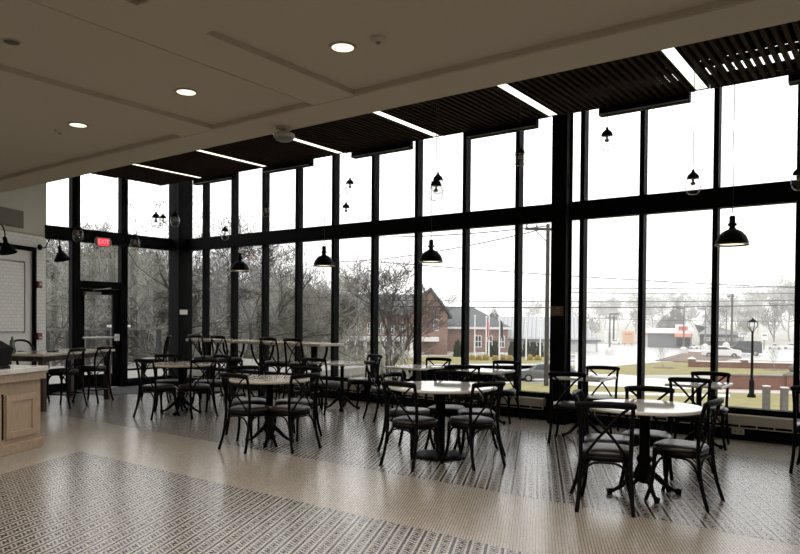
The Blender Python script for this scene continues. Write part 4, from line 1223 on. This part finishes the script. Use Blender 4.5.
# black lamppost
P = gp(751.5, 397.5)
t = thing('street_lamp', 'black lamppost with glass lantern in front of the brick wall', 'lamppost', P)
z = lambda py: hfrom(P, py)-GZ
b = new(); lathe(b, [(0, 0), (.24, 0), (.24, .15), (.15, .25), (.15, 1.0), (.10, 1.1), (0, 1.1)], 16); obj('base', b, Mt['iron'], t, True)
b = new(); lathe(b, [(.085, 1.0), (.06, z(333)), (.10, z(332)), (.06, z(331)), (0, z(331))], 12); obj('pole', b, Mt['iron'], t, True)
b = new(); lathe(b, [(.09, z(330.5)), (.26, z(326)), (.24, z(321.8))], 6); obj('lantern_glass', b, Mt['lens'], t)
b = new(); lathe(b, [(.29, z(322.2)), (.27, z(321.6)), (.13, z(319.8)), (.05, z(319.2)), (.05, z(318.3)), (0, z(317.8))], 6); obj('lantern_roof', b, Mt['iron'], t)
b = new()
for k in range(6):
    a_ = 2*PI*k/6; tube(b, [(.09*math.cos(a_), .09*math.sin(a_), z(330.8)), (.27*math.cos(a_), .27*math.sin(a_), z(326)), (.25*math.cos(a_), .25*math.sin(a_), z(322))], .022, 4)
obj('lantern_bars', b, Mt['iron'], t)

# parking lot light poles
def lot_pole(px, pyb, pyt, lab, arm=-1, cone=True):
    P = gp(px, pyb); t = thing('parking_light', lab, 'light pole', P, YAW, 'parking lot light poles'); h = hfrom(P, pyt)-GZ
    b = new(); tube(b, [(0, 0, .3), (0, 0, h)], [.14, .09], 8); obj('pole', b, Mt['siding'], t)
    b = new(); lathe(b, [(0, 0), (.6, 0), (.5, .7), (.2, 1.0), (0, 1.0)], 12); obj('base', b, Mt['concrete'] if cone else Mt['siding'], t)
    b = new(); box(b, *sorted((0, arm*1.1)), -.2, .2, h-.1, h+.12, bevel=.02); obj('lamp_head', b, Mt['siding'], t)
lot_pole(609.5, 355, 314, 'parking light pole with pale base left of the tan sign', 1)
lot_pole(683.5, 354, 308.5, 'tall parking light pole before the grey store')
lot_pole(705, 350, 309, 'parking light pole just left of the third mullion from right')
lot_pole(726, 348, 311, 'thin parking light pole above the white sedan')
# utility poles
def utility(px, pyb, pyt, lab, r=.16, arm=2.2, dist=None):
    if dist: P = at_depth(px, 320, dist); P.z = GZ
    else: P = gp(px, pyb)
    t = thing('utility_pole', lab, 'utility pole', P, YAW+.1); h = hfrom(P, pyt)-GZ
    b = new(); tube(b, [(0, 0, 0), (0, 0, h)], [r, r*.75], 8); obj('pole', b, Mt['barkdark'], t)
    b = new(); box(b, -arm, arm*.4, -.08, .08, h-.45, h-.28); obj('crossarm', b, Mt['barkdark'], t)
    b = new()
    for x in (-arm*.95, -arm*.5, arm*.35): lathe(b, [(0, h-.28), (.08, h-.26), (.05, h-.05), (0, h-.03)], 8, x)
    obj('insulators', b, Mt['siding'], t)
    b = new(); tube(b, [(-arm*.6, 0, h-.4), (0, 0, h-1.3)], .035, 5); obj('brace', b, Mt['siding'], t)
    return P, h
utility(547, 383, 224, 'tall wooden utility pole left of the steel column', .17, 1.6, 48)
utility(731.5, 349, 294, 'distant wooden utility pole right of the third mullion from right', .2, .8)
utility(613.5, 344, 316, 'small distant utility pole beside the parking light', .2, 1.5)
# overhead wires
for k, (pa, pb, d1, d2, sag, lab) in enumerate((
        ((380, 262), (860, 290), 60, 75, .6, 'topmost overhead wire crossing the windows'), ((380, 300), (860, 299), 70, 80, .5, 'second overhead wire from the top'),
        ((380, 306), (860, 303), 75, 85, .7, 'thick overhead wire crossing the right windows'), ((560, 317), (860, 320), 110, 110, .8, 'lowest thin overhead wire over the parking lot'),
        ((547, 228), (340, 262), 48, 70, .9, 'overhead wire running left from the tall utility pole'), ((547, 226), (330, 236), 48, 60, .7, 'upper overhead wire running left from the tall utility pole'),
        ((560, 288), (860, 284), 80, 90, .5, 'faint overhead wire high above the stores'), ((560, 292), (860, 292), 82, 92, .5, 'second faint overhead wire above the stores'))):
    A_, B_ = at_depth(*pa, d1), at_depth(*pb, d2)
    pts = [A_.lerp(B_, i/16)-Vector((0, 0, sag*4*(i/16)*(1-i/16)*.5)) for i in range(17)]
    b = new(); tube(b, pts, .034 if k != 2 else .05, 4)
    tag(obj('power_line', b, Mt['wirepl']), lab, 'power line', 'overhead power lines')

# saplings
for (px, pyb, h, lab) in ((664, 368.5, 1.0, 'thin leafless sapling on the verge left of the brick wall'), (775, 370.5, .9, 'thin leafless sapling behind the nearer brick wall')):
    P = gp(px, pyb); s = (hfrom(P, 337)-GZ)/3.6; place(tmS, 'sapling', lab, 'tree', P, 1.0, s)
    bm = new(); lathe(bm, [(0, .1), (.8, .08), (1.1, 0)], 20); o = obj('mulch_ring', bm, Mt['mulch']); o.location = (P.x, P.y, GZ+.05); tag(o, 'brown mulch ring round the ' + ('left' if px < 700 else 'right') + ' sapling', 'planting bed')

# hedge, ornamental grasses
def blob(name, lab, cat, px, pyb, pyt, wpx, m, seed, group):
    P = gp(px, pyb); d = depth_of(P); h = hfrom(P, pyt)-GZ; w_ = wpx*d/F_PX/2
    rnd = random.Random(seed); b = new()
    for k in range(150):
        a_ = rnd.uniform(0, 6.28); el = rnd.random(); rr = w_*math.sqrt(1-el**2*.75)*rnd.uniform(.75, 1.1)
        c, s = math.cos(a_)*rr, math.sin(a_)*rr; zz_ = h*el*rnd.uniform(.9, 1.05)
        tube(b, [(c*.3, s*.3, max(0, zz_-h*.35)), (c*.8, s*.8, zz_*.85), (c, s, zz_)], [w_*.16, w_*.14, w_*.02], 4)
    o = obj(name, b, Mt[m]); o.location = P; return tag(o, lab, cat, group)
for k, px in enumerate((457, 463, 489, 495, 512, 519, 526, 533, 540)):
    blob('hedge_shrub', 'dark bushy shrub in the hedge before the brick hall and shed', 'shrub', px, 357, 339+(k % 3)*1.4, 8.5, 'evergreen', k, 'hedge shrubs beyond the road')
for k, px in enumerate((472, 479, 486, 495, 503, 510, 530, 538)):
    blob('ornamental_grass', 'low yellow ornamental grass clump at the foot of the flagpoles', 'shrub', px, 360.5, 354+(k % 2)*.8, 7.5, 'shrubyellow', 40+k, 'yellow clumps round the flagpoles')
# flagpoles
for (px, pyt, fl, lab) in ((474.5, 317, None, 'bare white flagpole, leftmost of the row'), (486, 318, 'flagred', 'white flagpole flying a limp red flag, left one of the pair'), (488.7, 312, None, 'tallest white flagpole in the row'), (499.3, 317, 'flagblue', 'white flagpole with a limp dark flag right of the tallest'), (526, 323, None, 'white flagpole right of the mullion, left one of two'), (540, 321, None, 'rightmost white flagpole beside the utility pole')):
    P = gp(px, 360.5); t = thing('flagpole', lab, 'flagpole', P, YAW, 'white flagpoles by the road'); h = hfrom(P, pyt)-GZ
    b = new(); tube(b, [(0, 0, 0), (0, 0, h)], [.10, .06], 8); obj('pole', b, Mt['extwhite'], t)
    b = new(); bmesh.ops.create_icosphere(b, subdivisions=2, radius=.12, matrix=Matrix.Translation((0, 0, h+.1))); obj('finial', b, Mt['extwhite'], t)
    if fl:
        b = new(); n = 10
        q = [[b.verts.new((s_*(.08+.04*i), .08*math.sin(i*1.3+j*.4), h-.3-j*.2-.05*i)) for i in range(8)] for j in range(n) for s_ in (1,)]
        for j in range(n-1):
            for i in range(7): b.faces.new((q[j][i], q[j][i+1], q[j+1][i+1], q[j+1][i]))
        f_ = obj('flag', b, Mt[fl], t); md = f_.modifiers.new('thick', 'SOLIDIFY'); md.thickness = .02

# ------------------------------------------------------------------ vehicles
def car(name, lab, P, ang, L, Wd, H, paint, kind='suv', scale=1.0):
    """side profile extruded and narrowed upwards; nose towards -x"""
    t = thing(name, lab, 'car' if kind != 'van' else 'van', P, ang)
    gc = .22*H/1.6
    if kind == 'suv': prof = [(0, .30), (.01, .50), (.04, .58), (.20, .64), (.30, .90), (.40, 1.0), (.72, 1.0), (.90, .93), (.97, .66), (1.0, .55), (1.0, .25)]
    elif kind == 'sedan': prof = [(0, .30), (.01, .50), (.05, .56), (.25, .66), (.38, .94), (.48, 1.0), (.62, .99), (.80, .72), (.96, .66), (1.0, .52), (1.0, .26)]
    else: prof = [(0, .28), (.01, .50), (.05, .56), (.16, .62), (.26, .95), (.33, 1.0), (.95, 1.0), (.99, .9), (1.0, .5), (1.0, .22)]
    low = .20
    pts = [(x*L, z_*H) for x, z_ in prof]
    def inset(z_): return 0 if z_ < .62*H else (z_-.62*H)/(.38*H)*.16
    b = new(); sides = []
    for s in (-1, 1):
        sides.append([b.verts.new((x, s*(Wd/2-inset(z_)), z_)) for x, z_ in [(0.02*L, low*H)]+pts+[(.98*L, low*H)]])
    a_, c_ = sides; n = len(a_)
    b.faces.new(a_); b.faces.new(c_[::-1])
    for i in range(n): b.faces.new((a_[i], c_[i], c_[(i+1) % n], a_[(i+1) % n]))
    bmesh.ops.triangulate(b, faces=[f for f in b.faces if len(f.verts) > 4])
    body = obj('body', b, Mt[paint], t)
    # side glass
    gl = {'suv': [(.27, .68), (.34, .92), (.70, .94), (.86, .88), (.92, .70)], 'sedan': [(.30, .70), (.40, .92), (.61, .93), (.74, .73)], 'van': [(.22, .66), (.29, .92), (.93, .93), (.95, .68)]}[kind]
    b = new()
    for s in (-1, 1):
        for a0, b0 in zip(gl, gl[1:]):
            pass
        vv = [b.verts.new((x*L, s*(Wd/2-inset(z_*H)+.012), z_*H)) for x, z_ in gl]
        b.faces.new(vv if s < 0 else vv[::-1])
    obj('side_windows', b, Mt['extglass'], t)
    b = new(); i0 = {'suv': 3, 'sedan': 3, 'van': 3}[kind]
    (xa, za), (xb, zb_) = pts[i0], pts[i0+1]
    vv = [b.verts.new(p) for p in ((xa-.01, -Wd/2+.14, za+.05), (xa-.01, Wd/2-.14, za+.05), (xb-.03, Wd/2-.24, zb_-.02), (xb-.03, -Wd/2+.24, zb_-.02))]
    b.faces.new(vv); obj('windscreen', b, Mt['extglass'], t)
    for fx in (.19, .81):
        for s in (-1, 1):
            b = new(); r_ = .215*H if kind != 'van' else .19*H
            lathe(b, [(0, -.11), (r_*.6, -.11), (r_*.62, -.115), (r_, -.10), (r_, .10), (0, .10)], 20)
            bmesh.ops.rotate(b, verts=b.verts, cent=(0, 0, 0), matrix=Matrix.Rotation(PI/2 if s < 0 else -PI/2, 3, 'X'))
            bmesh.ops.translate(b, verts=b.verts, vec=(fx*L, s*(Wd/2-.08), r_))
            w_ = obj('wheel', b, Mt['rubber'], t, True)
            b = new(); lathe(b, [(0, .03), (r_*.58, .02), (r_*.6, 0)], 12)
            bmesh.ops.rotate(b, verts=b.verts, cent=(0, 0, 0), matrix=Matrix.Rotation(PI/2 if s < 0 else -PI/2, 3, 'X'))
            bmesh.ops.translate(b, verts=b.verts, vec=(fx*L, s*(Wd/2+.03), r_)); obj('hub', b, Mt['chrome'], w_)
    b = new(); box(b, -.01, .08, -Wd/2+.1, -Wd/2+.45, H*.46, H*.53); box(b, -.01, .08, Wd/2-.45, Wd/2-.1, H*.46, H*.53); obj('headlights', b, Mt['lens'], t)
    return t
def car_px(name, lab, pL, pR, pyb, pyt, paint, kind, flip=False, Hr=None):
    a, W, ang = facing(pL, pR, pyb); H = hfrom(a, pyt)-GZ
    if flip:
        b_ = a+Vector((math.cos(ang), math.sin(ang), 0))*W
        return car(name, lab, b_, ang+PI, W, 1.9, H, paint, kind)
    return car(name, lab, a, ang, W, 1.9, H, paint, kind)
car_px('sport_utility_car', 'silver-grey sport utility car parked on the road left of the steel column', 518.5, 577, 381.5, 362.5, 'carsilver', 'suv')
car_px('sedan_car', 'white sedan parked in front of the dark van', 702, 742.5, 357.5, 345.5, 'carwhite', 'sedan')
car_px('passenger_van', 'dark green van parked behind the white sedan', 729, 762.5, 355.5, 340.5, 'cardark', 'van')
GV = 'distant parked cars'
for (pL, pR, pyb, pyt, pt, lab) in ((608, 622, 344.5, 339.5, 'carwhite', 'distant white car left of the tan sign'), (634, 645, 363.8, 357.8, 'carsilver', None), (690, 699, 349, 344.3, 'carwhite', 'distant white car right of the grey store'), (700, 710, 349.3, 344.6, 'carwhite', 'distant white car behind the third mullion from right'), (768, 782, 349.5, 343.5, 'carwhite', 'distant white car at left of the far pair'), (783, 800, 349.5, 343, 'carwhite', 'distant white car at right of the far pair'), (545, 560, 365.5, 358.5, 'carwhite', 'white car passing behind the silver one on the road'), (318, 352, 369, 354.5, 'carwhite', 'white car seen behind the leftmost square table')):
    if lab: car_px('parked_car', lab, pL, pR, pyb, pyt, pt, 'sedan')['group'] = GV
P = gp(790, 344.5)

# ------------------------------------------------------------------ haze outside
hz = bpy.data.materials.new('winter_haze'); hz.use_nodes = True; nt = hz.node_tree
for n_ in list(nt.nodes): nt.nodes.remove(n_)
out = nt.nodes.new('ShaderNodeOutputMaterial'); vs = nt.nodes.new('ShaderNodeVolumeScatter')
vs.inputs['Density'].default_value = .0024; vs.inputs['Color'].default_value = (1, 1, 1, 1)
nt.links.new(vs.outputs[0], out.inputs['Volume'])
bm = new(); box(bm, -260, 260, 62, 560, GZ+.1, 60)
tag(obj('winter_haze', bm, hz), 'pale winter haze hanging over the road and stores', 'haze', kind='stuff')

# ------------------------------------------------------------------ world, light, exposure
w = bpy.data.worlds.new('overcast_sky'); SC.world = w; w.use_nodes = True
bg = w.node_tree.nodes['Background']; bg.inputs['Color'].default_value = (1, 1, 1, 1); bg.inputs['Strength'].default_value = 2.15
vs_ = SC.view_settings
vs_.view_transform = 'Standard'; vs_.look = 'None'; vs_.exposure = 0; vs_.gamma = 1; vs_.use_curve_mapping = False
SC.cycles.max_bounces = 8; SC.cycles.transparent_max_bounces = 24; SC.cycles.volume_bounces = 2
SC.cycles.diffuse_bounces = 4; SC.cycles.use_denoising = True
SC.cycles.sample_clamp_indirect = 4
